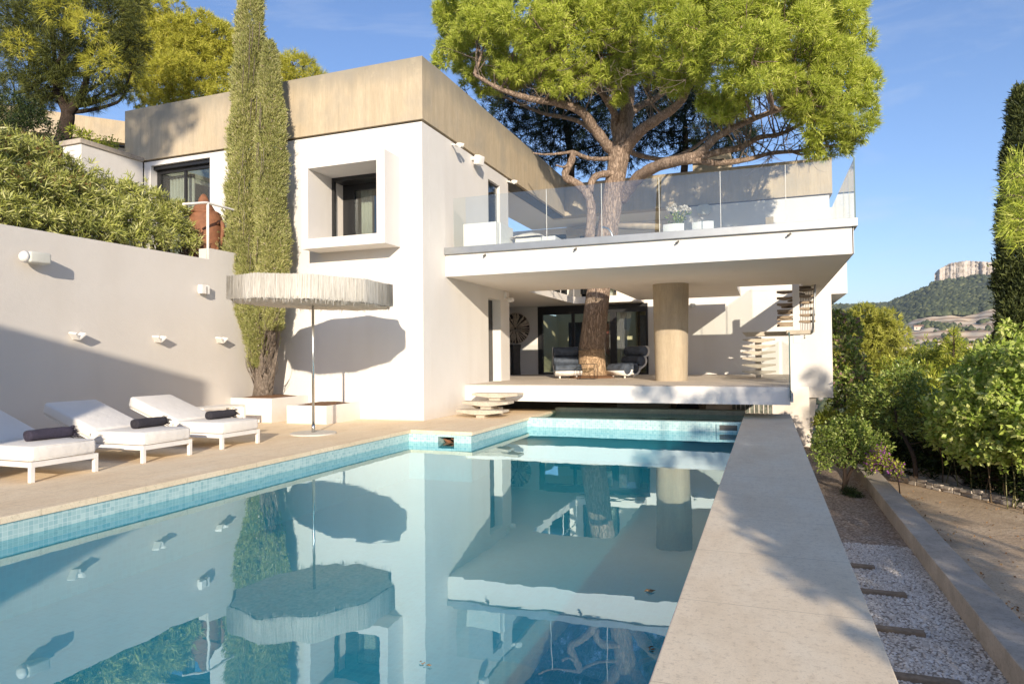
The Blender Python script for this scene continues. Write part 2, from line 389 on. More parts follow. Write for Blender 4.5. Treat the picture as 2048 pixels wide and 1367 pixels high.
MOSAIC = mosaic('pool_mosaic', 1.0, .05, (.62, .72, .69), (.30, .48, .48), (.50, .65, .61))
FLOORM = mosaic('pool_floor_mosaic', 1.0, .06, (.05, .47, .57), (.01, .39, .50), (.02, .45, .56))
WATER = water_mat()
GLASS = glass('balustrade_glass', (.94, .965, .96), 1.5, .03)
WGLASS = glass('window_glass', (.80, .84, .82), 1.55, .05)
BLACK = plain('black_aluminium', (.018, .018, .019), .35)
METAL = plain('brushed_steel_trim', (.40, .41, .41), .42, .75, .08, 3)
STEEL = plain('stainless_steel', (.62, .62, .60), .25, 1)
WMETAL = plain('white_powder_coat', (.83, .79, .73), .4)
CUSH = plain('white_cushion_fabric', (.80, .76, .70), .9, 0, .03, 2.2, .25)
TOWEL = plain('charcoal_towelling', (.035, .032, .040), .95, 0, .3, 60, .9)
VELVET = plain('slate_blue_velvet', (.06, .075, .10), .7, 0, .5, 6, .2)
TERRA = plain('terracotta', (.25, .105, .05), .8, 0, .2, 9, .5)
SOIL = plain('bark_mulch', (.17, .085, .04), .95, 0, .5, 40, 1)
WOOD = plain('weathered_wood', (.40, .31, .21), .75, 0, .2, 6, .4)
DARKWOOD = plain('dark_wood', (.045, .038, .032), .5, 0, .3, 6, .3)
SLEEPER = plain('sleeper_wood', (.22, .17, .12), .9, 0, .3, 12, .6)
CREAM = plain('interior_cream_wall', (.78, .70, .44), .8)
DARKIN = plain('interior_dark', (.12, .115, .10), .8)
CURT = plain('curtain_linen', (.62, .60, .53), .9, 0, .08, 3)
SPK = plain('speaker_plastic', (.62, .61, .54), .6)
STRAW = plain('fringe_raffia', (.56, .51, .44), .9, 0, .22, 30)
STRAWD = plain('fringe_inner', (.56, .52, .45), .95, 0, .2, 12, .4)
PINE_BARK = bark('pine_bark', (.29, .20, .14), (.52, .40, .31))
PINE_PALE = bark('bare_pine_wood', (.50, .33, .19), (.62, .44, .28), 1.2)
GREY_BARK = bark('cypress_bark', (.26, .20, .155), (.42, .35, .28), 2)
DARK_BARK = bark('dark_bark', (.07, .05, .04), (.13, .095, .07), 2)
CITRUS_BARK = bark('slim_bark', (.13, .085, .06), (.21, .15, .11), 4)
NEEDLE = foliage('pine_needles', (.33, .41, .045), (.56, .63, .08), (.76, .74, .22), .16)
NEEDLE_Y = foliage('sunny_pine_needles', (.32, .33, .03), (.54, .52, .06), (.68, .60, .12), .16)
NEEDLE_D = foliage('shade_tinted_pine_needles', (.05, .065, .018), (.12, .14, .03), (.25, .26, .05), .15)  # shade from neighbouring trees put into the needle colour
NEEDLE_B = foliage('shaded_pine_needles', (.012, .024, .016), (.025, .045, .025), (.05, .08, .03), .2)  # shade under the big crown darkened into the needle colour
CYP = foliage('cypress_scales', (.28, .31, .09), (.50, .49, .16), (.70, .62, .35), .15)
CYPD = foliage('dark_cypress_scales', (.035, .05, .018), (.09, .11, .03), (.19, .21, .06), .15)
OLE = foliage('oleander_leaves', (.30, .33, .07), (.56, .58, .15), (.80, .76, .38), .22, .4)
OLER = foliage('red_young_leaves', (.22, .10, .04), (.40, .14, .07), (.40, .24, .08), .35)
SHRUB = foliage('bamboo_leaves', (.20, .26, .025), (.44, .48, .06), (.68, .62, .12), .2)
FIG = foliage('broad_leaves', (.24, .34, .05), (.54, .64, .13), (.80, .80, .32), .2, .38)
BUSHG = foliage('glossy_leaves', (.08, .14, .025), (.29, .37, .065), (.58, .62, .20), .18, .38)
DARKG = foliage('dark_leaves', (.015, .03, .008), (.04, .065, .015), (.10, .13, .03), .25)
MAUVE = foliage('mauve_blossom', (.30, .16, .15), (.46, .28, .24), (.52, .36, .28), .3)
PURPLE = foliage('magenta_bracts', (.30, .05, .30), (.42, .12, .42), (.5, .2, .5), .4)
DOME = foliage('dome_pine_needles', (.26, .28, .04), (.46, .46, .07), (.60, .56, .14), .18)

exec_parts = []
# ------------------------------------------------------------------ pool, deck, ground
def struct(name, mb, mat, **k):
    o = mb.build(name, mat, **k); return tag(o, kind='structure')
# deck on the left of the pool (with its notch), thickness .06, tile wall beneath
deck_poly = [(-12.1, -3.0), (-6.93, -3.0), (-6.93, 12.4), (-5.5, 12.3), (-5.5, 15.74), (-5.5, 18.1), (-7.59, 18.1), (-7.59, 14.21), (-12.1, 14.21)]
struct('pool_deck', MB().prism(deck_poly, -.07, 0), DECK, bevel=.006)
sub = MB()
PB = -1.0
for (a, b) in (((-6.95, -3), (-6.95, 12.42)), ((-6.95, 12.42), (-5.52, 12.32)), ((-5.52, 12.32), (-5.52, 18.1))):
    pass
# pool shell: left wall, notch walls, end weir, right wall, near wall, floor
sh = MB()
sh.box(-7.6, -6.95, -3, 12.42, PB-.2, -.07)
# notch front face with a skimmer opening
sh.grid('y', 12.35, 12.75, [-6.95, -5.54], [PB-.2, -.07], [(-6.28, -5.92, -.30, -.12)])
sh.box(-6.6, -5.54, 12.75, 18.1, PB-.2, -.07)
sh.box(-5.54, -.5, 15.74, 15.98, PB-.2, -.015)
sh2 = MB()
sh.box(-.53, .0, -3, 18.1, PB-.2, -.07)
sh.box(-6.95, -.53, -3.3, -3, PB-.2, -.07)
tag(sh.build('pool_walls', MOSAIC), kind='structure')
uwm = MB(); uwm.box(-6.95, -6.946, -3, 12.42, PB, -.32); uwm.box(-.534, -.53, -3, 15.74, PB, -.32); uwm.box(-5.54, -.534, 15.736, 15.74, PB, -.32); uwm.box(-5.54, -5.536, 12.35, 15.736, PB, -.32); uwm.box(-6.946, -5.54, 12.346, 12.35, PB, -.32)
struct('pool_lining', uwm, FLOORM)
struct('pool_floor', MB().box(-6.95, -.53, -3, 15.74, PB-.2, PB-.001), FLOORM)
struct('trough_floor', MB().box(-5.54, -.53, 15.98, 18.1, -.75, -.7), FLOORM)
struct('trough_edge', MB().box(-5.54, -.52, 18.1, 18.5, -.75, .06), TREAD)
# weir coping strip, pale stone
# water surfaces
w = MB().add([(-6.95, -3, -.235), (-.53, -3, -.235), (-.53, 15.74, -.235), (-5.54, 15.74, -.235), (-5.54, 12.35, -.235), (-6.95, 12.42, -.235)], [tuple(range(6))])
tag(w.build('pool_water', WATER, recalc=False), kind='structure')
w = MB().add([(-5.54, 15.98, -.06), (-.53, 15.98, -.06), (-.53, 18.1, -.06), (-5.54, 18.1, -.06)], [(0, 1, 2, 3)])
tag(w.build('trough_water', WATER, recalc=False), kind='structure')
# right-hand coping and its outer retaining wall
cp = MB(); cp.box(-.53, .54, -3, 17.1, -.07, 0); cp.box(-.53, .54, 17.108, 18.15, -.07, -.006)
struct('pool_coping', cp, COPE, bevel=.008)
struct('pool_retaining_wall', MB().box(.0, .5, -3, 18.1, -2.1, -.072), WHITE)
# skimmers
for (x0, x1, y, z0, z1, lb) in ((-6.28, -5.92, 12.75, -.30, -.12, 'dark skimmer opening in the tiled notch of the pool wall'),):
    t = thing('pool_skimmer', lb, 'skimmer', (x0, y, z0))
    m = MB(); m.box(x0, x1, y-.02, y, z0, z1); m.build('back_plate', DARKIN, t)
    l = MB()
    for k in range(7):
        a = x0+.05+.25*random.random(); l.tube([(a, y-.05, z0+.03+.02*k), (a+.12*random.random(), y-.3, z0+.02+.02*k), (a+.15, y-.35+.02*k, z0+.01+.015*k)], .012, 5)
    l.build('weir_flap', TERRA, t)
t = thing('pool_skimmer', 'dark skimmer box set in the far tiled wall beside the coping', 'skimmer', (-1.1, 15.72, -.3))
m = MB(); m.box(-1.0, -.62, 15.70, 15.735, -.19, -.07); m.build('opening', DARKIN, t)
m = MB(); m.box(-1.06, -1.0, 15.69, 15.735, -.26, -.05); m.box(-.62, -.57, 15.69, 15.735, -.26, -.05); m.box(-1.0, -.62, 15.69, 15.735, -.07, -.05); m.box(-1.0, -.62, 15.69, 15.735, -.26, -.19); m.build('rim', MOSAIC, t)

# ------------------------------------------------------------------ terrain
def uaz(u): return math.atan((u-1024)/FPX)-YAW      # clockwise from +Y
az_s = [uaz(u) for u in (1400, 1600, 1705, 1778, 1795, 1822, 1850, 1869, 1911, 1947, 1996, 2100, 2400)]
UU = (1400, 1600, 1705, 1778, 1795, 1822, 1850, 1869, 1911, 1947, 1996, 2100, 2400)
def elv(u, v): d = ray(u, v); return d[2]/math.hypot(d[0], d[1])
el_s = [elv(u, v) for u, v in zip(UU, (640, 612, 609, 606.5, 599.5, 590, 576, 564, 556, 551, 545, 540, 580))]
fo_s = [elv(u, v) for u, v in zip(UU, (690, 680, 672, 664, 657, 645, 633, 632, 631, 630, 617, 612, 640))]
def terr(az, r):
    el = np.interp(az, az_s, el_s); fo = np.interp(az, az_s, fo_s)
    rs = [0, 28, 45, 110, 300, 620, 900, 1700, 2350, 2700, 4500, 9000]
    hs = [-2.6, -2.6, -5, -22, -40, -24, -1.5, fo*1700+1.5, el*2350+1.5, el*2350-60, -50, -80]
    return np.interp(r, rs, hs)
azs = np.concatenate([np.linspace(-math.pi, uaz(1400), 60)[:-1], np.linspace(uaz(1400), uaz(2400), 90), np.linspace(uaz(2400), math.pi, 50)[1:]])
def polar(rs, a0, a1, name, mat, rough=0., dz=0.):
    A = np.array([a for a in azs if a0 <= a <= a1])
    V = []
    for r in rs:
        for a in A:
            h = terr(a, r)+dz
            if rough and r > 120: h += rough*r*.0012*(math.sin(a*170+r*.013)+math.sin(a*310-r*.021+1)*.7+math.sin(a*67+r*.05)*.6)
            V.append((r*math.sin(a), r*math.cos(a), h))
    n = len(A); F = [(i*n+k, i*n+k+1, (i+1)*n+k+1, (i+1)*n+k) for i in range(len(rs)-1) for k in range(n-1)]
    me = np_mesh(name, V, F); me.polygons.foreach_set('use_smooth', [True]*len(F)); uvmap(me)
    o = link_mesh(name, me, mat); return tag(o, kind='structure')
m, nt, out = newmat('near_earth'); v = coords(nt)
cc = ramp(nt, noise(nt, v, 1.2, 6), [(.3, (.16, .12, .08)), (.7, (.28, .22, .15))]); bsdf(nt, out, cc, .95); EARTH = m
m, nt, out = newmat('hill_scrub'); v = coords(nt)
cc = ramp(nt, noise(nt, v, .03, 8, .7), [(.35, (.045, .06, .028)), (.55, (.075, .09, .04)), (.72, (.16, .14, .09))]); bsdf(nt, out, cc, .95); HILL = m
m, nt, out = newmat('vineyard_fields')
v = coords(nt); sx = N(nt, 'ShaderNodeSeparateXYZ'); nt.links.new(v, sx.inputs[0])
wv = N(nt, 'ShaderNodeTexWave'); wv.bands_direction = 'Z'; wv.inputs['Scale'].default_value = .028; wv.inputs['Distortion'].default_value = 3; wv.inputs['Detail'].default_value = 3; wv.inputs['Detail Scale'].default_value = .4; nt.links.new(v, wv.inputs['Vector'])
cc = ramp(nt, wv.outputs['Fac'], [(.1, (.46, .29, .16)), (.35, (.78, .55, .32)), (.8, (.92, .70, .44))])
cc = mixc(nt, ramp(nt, noise(nt, v, .006, 5), [(.5, 0), (.62, .8)]), cc, (.13, .14, .055)); bsdf(nt, out, cc, .95); FIELD = m
near = polar([0.5, 6, 14, 22, 28, 36, 45, 75, 110, 200, 300, 450, 620, 800, 900], -9, 9, 'ground', EARTH)
polar(list(np.linspace(900, 1700, 22)), -9, 9, 'terraced_fields', FIELD, .9)
polar(list(np.linspace(1700, 2350, 16))+[2700, 4500, 9000], -9, 9, 'hillside', HILL, 1.0)
# limestone cliff crowning the hill
m, nt, out = newmat('limestone_cliff'); v = coords(nt, scale=(1, 1, .45))
a_ = noise(nt, v, .06, 8, .7); vs_ = noise(nt, coords(nt, scale=(1, 1, .8)), .05, 8, .75)
cc = ramp(nt, a_, [(.3, (.36, .28, .21)), (.5, (.58, .51, .43)), (.72, (.70, .65, .58))]); cc = mixc(nt, ramp(nt, vs_, [(.38, .55), (.50, 0)]), cc, (.28, .22, .17))
bsdf(nt, out, cc, .95, 0, bump(nt, a_, 1, 6)); CLIFF = m
us = np.linspace(1869, 2150, 150); V = []; rows = 14
jg = rng.normal(0, 1, (rows+1, 150)); jg = sum(np.roll(jg, s_, 1) for s_ in (0, 1, 2))/1.7; jc = jg.mean(0)*2.2; jg = jg*.28+jc
topv = lambda u: np.interp(u, [1869, 1872, 1878, 1900, 1933, 1995, 2060, 2150], [548, 543, 538, 526, 521, 524.5, 530, 538])
botv = lambda u: np.interp(u, [1869, 1911, 1947, 1996, 2150], [568, 558, 553, 547, 560])
for j in range(rows+1):
    for i, u in enumerate(us):
        t = j/rows; r = 2330+t*18+6*math.sin(u*.13)+8*jg[j, i]+10*max(0, (1880-u)/10)
        v_ = botv(u)*(1-t)+(topv(u)+.5*math.sin(u*.9))*t; V.append(atr(u, v_, r))
for i, u in enumerate(us):
    p = V[rows*len(us)+i]; V.append(p+np.array([p[0], p[1], 0])*.07+np.array([0, 0, 4]))
n = len(us); F = [(j*n+i, j*n+i+1, (j+1)*n+i+1, (j+1)*n+i) for j in range(rows+1) for i in range(n-1)]
me = np_mesh('cliff', V, F); tag(link_mesh('cliff', me, CLIFF), kind='structure')
# far woods and field scrub
def lumps(name, pts, r0_, mat, kind='stuff', sq=1.15):
    V = []; F = []; o = 0
    base = [(0, 0, 1)]+[(math.cos(a)*.85, math.sin(a)*.85, .45) for a in np.arange(6)*math.pi/3]+[(math.cos(a+.5), math.sin(a+.5), -.25) for a in np.arange(6)*math.pi/3]
    base = np.array(base); tri = [(0, 1+i, 1+(i+1) % 6) for i in range(6)]+[(1+i, 7+i, 1+(i+1) % 6) for i in range(6)]+[(7+i, 7+(i+1) % 6, 1+(i+1) % 6) for i in range(6)]
    tri = np.array(tri)
    for p in pts:
        r = r0_*random.uniform(.6, 1.3)
        b = base*(1+rng.uniform(-.3, .3, (13, 1)))*np.array([r, r, r*sq])+p+np.array([0, 0, r*.4]); V.append(b); F.append(tri+o); o += 13
    return tag(link_mesh(name, np_mesh(name, np.concatenate(V), np.concatenate(F)), mat), kind=kind)
WOODS = foliage('far_pine_wood', (.05, .065, .035), (.10, .12, .055), (.19, .20, .09), .0, .9)
pts = []
while len(pts) < 7000:
    u = random.uniform(1640, 2120); a = uaz(u); t = random.random(); r = 1700+t*610
    if u > 1840 and t > .8 and random.random() < .75: continue
    if 1955 < u < 1985 and .55 < t < .75: continue
    pts.append((r*math.sin(a), r*math.cos(a), float(terr(a, r))))
tag(lumps('pine_wood', pts, 6.2, WOODS), 'dark pine wood covering the slope under the limestone cliff', 'woodland')
pts = []
for c in range(70):
    u = random.uniform(1650, 2080); r = random.uniform(820, 1500)
    if u > 1900 and random.random() < .4: r = random.uniform(900, 1150)
    for k in range(random.randint(3, 26)):
        uu = u+random.gauss(0, 9); rr = r+random.gauss(0, 14); a = uaz(uu); pts.append((rr*math.sin(a), rr*math.cos(a), float(terr(a, rr))))
tag(lumps('field_scrub', pts, 3.6, WOODS), 'olive and scrub thickets between the terraced fields', 'scrub')
pts = []
for c in range(900):
    u = random.uniform(1640, 2300); r = random.uniform(130, 800); a = uaz(u); pts.append((r*math.sin(a), r*math.cos(a), float(terr(a, r))))
tag(lumps('valley_wood', pts, 5, WOODS), 'wooded valley below the terraced fields', 'woodland')
ROOFT = plain('far_roof_tile', (.42, .24, .15), .9); FWALL = plain('far_house_wall', (.62, .55, .46), .9)
for (u, v_, r, wd, lb) in ((1886, 690, 1000, 13, 'white far house with pale tiled roof among the fields'), (1812, 701, 950, 16, 'long pale farmhouse low at the left end of the fields'),
                         (1838, 662, 1350, 15, 'far white house beside the wood at the edge of the terraces'), (1975, 699, 980, 10, 'tan far house at right near the dark cypress'), (1930, 704, 930, 18, 'low far building with flat tan roof in the middle of the valley')):
    a = uaz(u); p = np.array([r*math.sin(a), r*math.cos(a), float(terr(a, r))-1]); t = thing('far_house', lb, 'house', p, group='houses in the far fields')
    h = wd*.42
    MB().box(p[0]-wd/2, p[0]+wd/2, p[1]-wd*.3, p[1]+wd*.3, p[2], p[2]+h).build('wall', FWALL, t)
    m = MB(); m.add([(p[0]-wd*.55, p[1]-wd*.36, p[2]+h), (p[0]+wd*.55, p[1]-wd*.36, p[2]+h), (p[0]+wd*.55, p[1]+wd*.36, p[2]+h), (p[0]-wd*.55, p[1]+wd*.36, p[2]+h), (p[0]-wd*.5, p[1], p[2]+h*1.4), (p[0]+wd*.5, p[1], p[2]+h*1.4)], [(0, 1, 5, 4), (2, 3, 4, 5), (1, 2, 5), (3, 0, 4), (0, 3, 2, 1)])
    m.build('roof', ROOFT, t)
    for sx_ in (-.25, .2): MB().box(p[0]+sx_*wd-.8, p[0]+sx_*wd+.8, p[1]-wd*.3-.15, p[1]-wd*.3, p[2]+h*.35, p[2]+h*.75).build('window', DARKIN, t)

# ------------------------------------------------------------------ lower garden on the right
m, nt, out = newmat('gravel_bed'); v = coords(nt)
vo = N(nt, 'ShaderNodeTexVoronoi'); vo.inputs['Scale'].default_value = 30; nt.links.new(v, vo.inputs['Vector'])
vc = ramp(nt, vo.outputs['Color'], [(.2, (.42, .37, .32)), (.5, (.70, .65, .58)), (.9, (.86, .83, .78))])
ed = ramp(nt, vo.outputs['Distance'], [(.25, 0), (.55, .8)]); cc = mixc(nt, ed, vc, (.16, .13, .10))
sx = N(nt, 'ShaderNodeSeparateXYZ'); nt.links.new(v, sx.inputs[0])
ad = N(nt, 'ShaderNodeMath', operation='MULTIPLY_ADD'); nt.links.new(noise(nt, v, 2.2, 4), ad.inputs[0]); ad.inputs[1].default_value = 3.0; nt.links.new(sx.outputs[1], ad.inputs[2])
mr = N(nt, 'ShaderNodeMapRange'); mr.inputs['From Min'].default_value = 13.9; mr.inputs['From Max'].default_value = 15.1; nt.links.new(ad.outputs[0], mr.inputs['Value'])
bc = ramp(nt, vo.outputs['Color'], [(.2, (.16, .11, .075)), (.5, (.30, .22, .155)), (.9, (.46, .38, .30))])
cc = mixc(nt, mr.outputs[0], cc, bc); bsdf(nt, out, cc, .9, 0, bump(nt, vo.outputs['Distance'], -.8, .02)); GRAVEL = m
tag(MB().box(.3, 2.3, -3, 27.5, -2.3, -1.8).build('gravel_bed', GRAVEL), kind='structure')
# loose white stones lying on the gravel
PEB = foliage('white_pebbles', (.50, .45, .39), (.76, .71, .64), (.90, .87, .82), 0, .8)
n_ = 15000; yy = 3.5+9.6*rng.random(n_)**.8; xx = rng.uniform(.55, 2.22, n_)
base = np.array([(1, 0, 0), (0, 1, 0), (-1, 0, 0), (0, -1, 0), (0, 0, 1), (.5, .5, .6)]); tri = np.array([(0, 5, 4), (5, 1, 4), (0, 1, 5), (1, 2, 4), (2, 3, 4), (3, 0, 4)])
sc_ = rng.uniform(.010, .024, (n_, 1, 1))*np.array([1.2, 1, .75])*rng.uniform(.7, 1.3, (n_, 6, 3)); ang = rng.uniform(0, 6.3, n_)
B = base[None]*sc_; ca, sa = np.cos(ang)[:, None], np.sin(ang)[:, None]
B = np.stack([B[..., 0]*ca-B[..., 1]*sa, B[..., 0]*sa+B[..., 1]*ca, B[..., 2]], -1)+np.stack([xx, yy, np.full(n_, -1.8)], -1)[:, None]
V = B.reshape(-1, 3); F = (tri[None]+np.arange(n_)[:, None, None]*6).reshape(-1, 3)
tag(link_mesh('gravel_stones', np_mesh('gravel_stones', V, F), PEB), 'loose white gravel stones strewn between the pool and the low wall', 'gravel', kind='stuff')
# concrete wall
gw = thing('low_concrete_wall', 'long low weathered concrete wall between gravel bed and sandy path', 'wall', (2.4, 8, -1.8))
m = MB(); y = 2.0
for y0, y1 in ((0, 4.6), (4.604, 9.1), (9.104, 13.6), (13.604, 20.5)): m.box(2.21, 2.62, y0, y1, -2.2, -1.5)
m.build('wall_blocks', CONC, gw, bevel=.012)
for i, (yy_, x1, ln, lb) in enumerate(((11.6, 1.5, 0, 'thin grey sleeper nearly buried in gravel, farthest of four'), (10.4, 1.72, 0, 'dark edged timber sleeper in white gravel, third from the camera'), (9.05, 1.68, 0, 'short pale timber sleeper in white gravel, second from the camera'), (7.78, 1.75, 0, 'timber sleeper at the bottom edge beside the pool coping'))):
    o = MB().box(.5, x1, yy_, yy_+.12, -1.9, -1.755).build('timber_sleeper', SLEEPER, bevel=.01); tag(o, lb, 'sleeper', 'timber sleepers set in the gravel')
m, nt, out = newmat('sandy_path'); v = coords(nt)
cc = ramp(nt, noise(nt, v, .8, 8, .65), [(.3, (.34, .24, .15)), (.5, (.50, .37, .24)), (.75, (.64, .51, .36))])
cc = mixc(nt, ramp(nt, noise(nt, v, 30, 4, .7), [(.52, 0), (.68, .7)]), cc, (.20, .12, .07)); bsdf(nt, out, cc, .95, 0, bump(nt, noise(nt, v, 12, 6), .6, .03)); SAND = m
tag(MB().box(2.63, 16, -3, 27, -2.3, -1.74).build('sandy_path', SAND), kind='structure')
# dry leaves on the path
LITTER = foliage('dry_leaves', (.20, .10, .04), (.34, .20, .09), (.40, .30, .16), 0, .9)
lc = np.stack([rng.uniform(2.65, 6, 700), 4+14*rng.random(700), np.full(700, -1.735)], 1); lc[:300, 0] = 2.66+np.abs(rng.normal(0, .12, 300))
V, F = leaves(lc, np.tile([0, 0, .15], (700, 1)), 1, .05, .03, .02)
tag(link_mesh('leaf_litter', np_mesh('leaf_litter', V, F), LITTER), 'dry brown leaves scattered over the sandy path', 'leaf litter', kind='stuff')
# rubble kerb walls
def rubble(name, lb, pts, h, w_):
    t = thing(name, lb, 'wall', (pts[0][0], pts[0][1], -1.74)); m = MB()
    for (x0, y0), (x1, y1) in zip(pts, pts[1:]):
        L = math.hypot(x1-x0, y1-y0); d = np.array([(x1-x0)/L, (y1-y0)/L, 0]); nrm = np.array([-d[1], d[0], 0]); s = 0
        while s < L:
            l = random.uniform(.12, .32); zz = 0
            while zz < h:
                hh = random.uniform(.06, .11); c = np.array([x0, y0, -1.74+zz+hh/2])+d*(s+l/2)+nrm*random.uniform(-.02, .02)
                m.rbox(c, d*l*.47, nrm*w_*.5*random.uniform(.85, 1.1), np.array([random.uniform(-.008, .008), 0, hh*.47])); zz += hh
            s += l
    m.build('rubble_courses', CONC, t, bevel=.012, recalc=True)
rubble('rubble_wall', 'low rubble stone kerb below the bamboo, nearer and longer course', [(3.0, 19.6), (3.9, 18.3), (5.2, 16.6), (7, 14.4)], .12, .3)
rubble('rubble_wall', 'short raised dry stone wall at the left end below the shrubs', [(2.9, 20.2), (3.6, 19.7), (4.35, 18.6)], .26, .28)


# ------------------------------------------------------------------ the villa
villa = thing('villa', 'white modernist villa with board marked concrete roof bands, balcony and terrace over the pool', 'house', (-7.59, 14.21, 0))
V_ = villa
# front wall and side wall
m = MB().grid('y', 14.21, 14.55, [-16.5, -7.59], [0, 7.12], [(-10.33, -8.41, 4.39, 6.1), (-16.24, -14.09, 3.76, 7.0)])
m.build('front_wall', WHITE, V_)
m = MB().grid('x', -7.59, -7.89, [14.552, 19.95], [0, 7.12], [(18.22, 19.2, .75, 3.22), (18.3, 19.22, 4.1, 6.74)])
m.build('side_wall', WHITE, V_)
m = MB(); m.box(-7.89, -7.86, 18.2, 19.22, .7, 3.25); m.box(-7.86, -7.80, 18.22, 18.28, .75, 3.22); m.build('slot_window', BLACK, V_)
uw = MB().box(-7.72, -7.69, 18.3, 19.22, 4.1, 6.74).build('side_window', BLACK, V_)
m = MB(); m.box(-7.69, -7.67, 18.36, 19.16, 4.2, 6.66); m.build('pane', WGLASS, uw)
m = MB(); m.box(-7.9, -7.86, 18.26, 19.24, 4.0, 6.8); m.build('window_backing', DARKIN, V_)
# shadow gap and concrete bands
m = MB(); m.box(-17.1, -7.66, 14.26, 14.6, 7.121, 7.169); m.box(-8.1, -7.66, 14.6, 26.4, 7.121, 7.169); m.build('shadow_gap', DARKIN, V_)
m = MB(); m.box(-17.2, -7.55, 14.17, 14.82, 7.17, 8.68); m.box(-8.2, -7.55, 14.82, 26.9, 7.17, 8.70)
m.box(-7.55, 2.3, 26.3, 26.9, 7.17, 8.46)
m.build('roof_band', BAND, V_)
m = MB(); m.box(-17.2, -8.2, 14.82, 19.9, 8.0, 8.2); m.box(-9.8, -8.2, 19.9, 29.4, 8.0, 8.2); m.box(-8.2, 2.3, 26.9, 29.4, 7.9, 8.1)
m.build('roof', CONC, V_)
m = MB(); m.box(-9.8, -8.2, 20.11, 28.79, 7.2, 7.24); m.box(-8.2, 2.3, 26.9, 29.5, 7.2, 7.24); m.build('loggia_ceiling', SOFFIT, V_)
m = MB(); m.box(-12.0, -11.9, 20.05, 28.8, 3.8, 7.3); m.grid('y', 28.8, 29.0, [-11.9, -3.1], [3.8, 7.19], [(-9.8, -8.2, 3.9, 6.9), (-7.6, -6.0, 3.9, 6.8)]); m.box(-8.15, -7.7, 19.95, 20.1, 4.1, 7.12)
m.box(-11.9, -7.89, 19.95, 20.05, 4.1, 7.12)
m.build('loggia_wall', SOFFIT, V_)
m = MB(); m.box(-8.05, -6.6, 28.2, 28.6, 6.72, 6.95); m.build('loggia_beam', BAND, V_)
for (x0, x1) in ((-9.8, -8.2), (-7.6, -6.0)):
    f = MB(); f.box(x0, x1, 28.82, 28.9, 6.72, 6.9); f.box(x0, x0+.1, 28.82, 28.9, 4.2, 6.72); f.box(x1-.1, x1, 28.82, 28.9, 4.2, 6.72)
    f = f.build('loggia_window', BLACK, V_); p = MB().box(x0+.1, x1-.1, 28.85, 28.87, 4.2, 6.72).build('pane', WGLASS, f)
    MB().box(x0-1.6, x1+1.0, 29.1, 29.15, 3.8, 7.1).build('window_backing', CURT, V_)
# upper rear wall + projecting side box
m = MB(); m.box(-3.1, 2.2, 26.35, 26.7, 3.81, 7.12); m.build('upper_rear_wall', WHITE, V_)
m = MB(); m.box(-3.02, 2.1, 26.42, 26.6, 7.121, 7.169); m.build('rear_shadow_gap', DARKIN, V_)
m = MB(); m.box(-3.1, -2.9, 26.7, 28.8, 4.1, 7.19); m.build('loggia_end_wall', SOFFIT, V_)
m = MB(); m.box(2.202, 2.72, 26.4, 34, 3.6, 6.68); m.build('projecting_box', WHITE, V_)
m = MB(); m.box(-4.27, -3.12, 26.9, 28.5, 4.1, 4.9)
# lower rear wall
m = MB().grid('y', 26.35, 26.65, [-10.8, 2.2], [-.08, 3.805], [(-8.76, -4.27, .75, 3.52)])
m.build('lower_rear_wall', WHITE, V_)
m = MB(); m.add([(-10.8, 26.5, -2.3), (1.40, 26.5, -2.3), (1.67, 26.5, -.082), (-10.8, 26.5, -.082), (-10.8, 32, -2.3), (1.40, 32, -2.3), (1.67, 32, -.082), (-10.8, 32, -.082)], [(0, 1, 2, 3), (1, 5, 6, 2), (3, 2, 6, 7), (4, 7, 6, 5), (0, 3, 7, 4)])
m.box(1.5, 2.2, 26.65, 32, -.08, 3.55)
m.build('base_wall', WHITE, V_)
# window box (bay)
bw = MB(); x0, x1, z0, z1 = -10.51, -8.19, 4.15, 6.33
bw.grid('y', 13.5, 14.209, [x0, x1], [z0, z1], [(-10.33, -8.41, 4.39, 6.1)])
bay = bw.build('bay_window', WHITE, V_)
fr = MB()
fr.grid('y', 14.46, 14.53, [-10.33, -8.41], [4.39, 6.1], [(-10.25, -8.49, 4.43, 6.0)])
fr.grid('y', 14.95, 15.03, [-10.33, -8.41], [4.30, 6.1], [(-9.98, -8.78, 4.38, 5.86)])
fr.box(-10.33, -8.41, 14.53, 14.95, 6.02, 6.1)
fr.build('window_frame', BLACK, bay)
MB().box(-9.98, -8.78, 14.98, 14.995, 4.38, 5.86).build('pane', WGLASS, bay)
MB().box(-10.36, -10.33, 14.53, 14.95, 4.3, 6.1).build('side_lining', SOFFIT, bay)
m = MB(); m.box(-8.41, -8.38, 14.53, 14.95, 4.3, 6.1); m.box(-10.33, -8.41, 14.53, 14.95, 4.28, 4.31); m.build('lining', SOFFIT, bay)
m = MB(); m.box(-11, -8.0, 17.2, 17.3, 4.0, 6.6); m.box(-11.1, -11, 15.1, 17.2, 4, 6.6); m.box(-8.0, -7.95, 15.1, 17.2, 4, 6.6); m.box(-11, -8, 15.1, 17.3, 6.6, 6.65); m.box(-11, -8, 15.1, 17.3, 3.95, 4.0)
m.build('room_wall', plain('bedroom_wall_paint', (.62, .57, .50), .8), V_)
MB().box(-10.2, -8.5, 15.6, 16.4, 4.3, 4.75).build('bed', plain('pale_green_bed', (.62, .70, .62), .9), V_)
m = MB(); 
for k in range(6): m.cyl(-9.86+.05*k, 15.15+.02*(k % 2), 4.3, 6.2, .035, n=8)
m.build('curtain', CURT, V_)
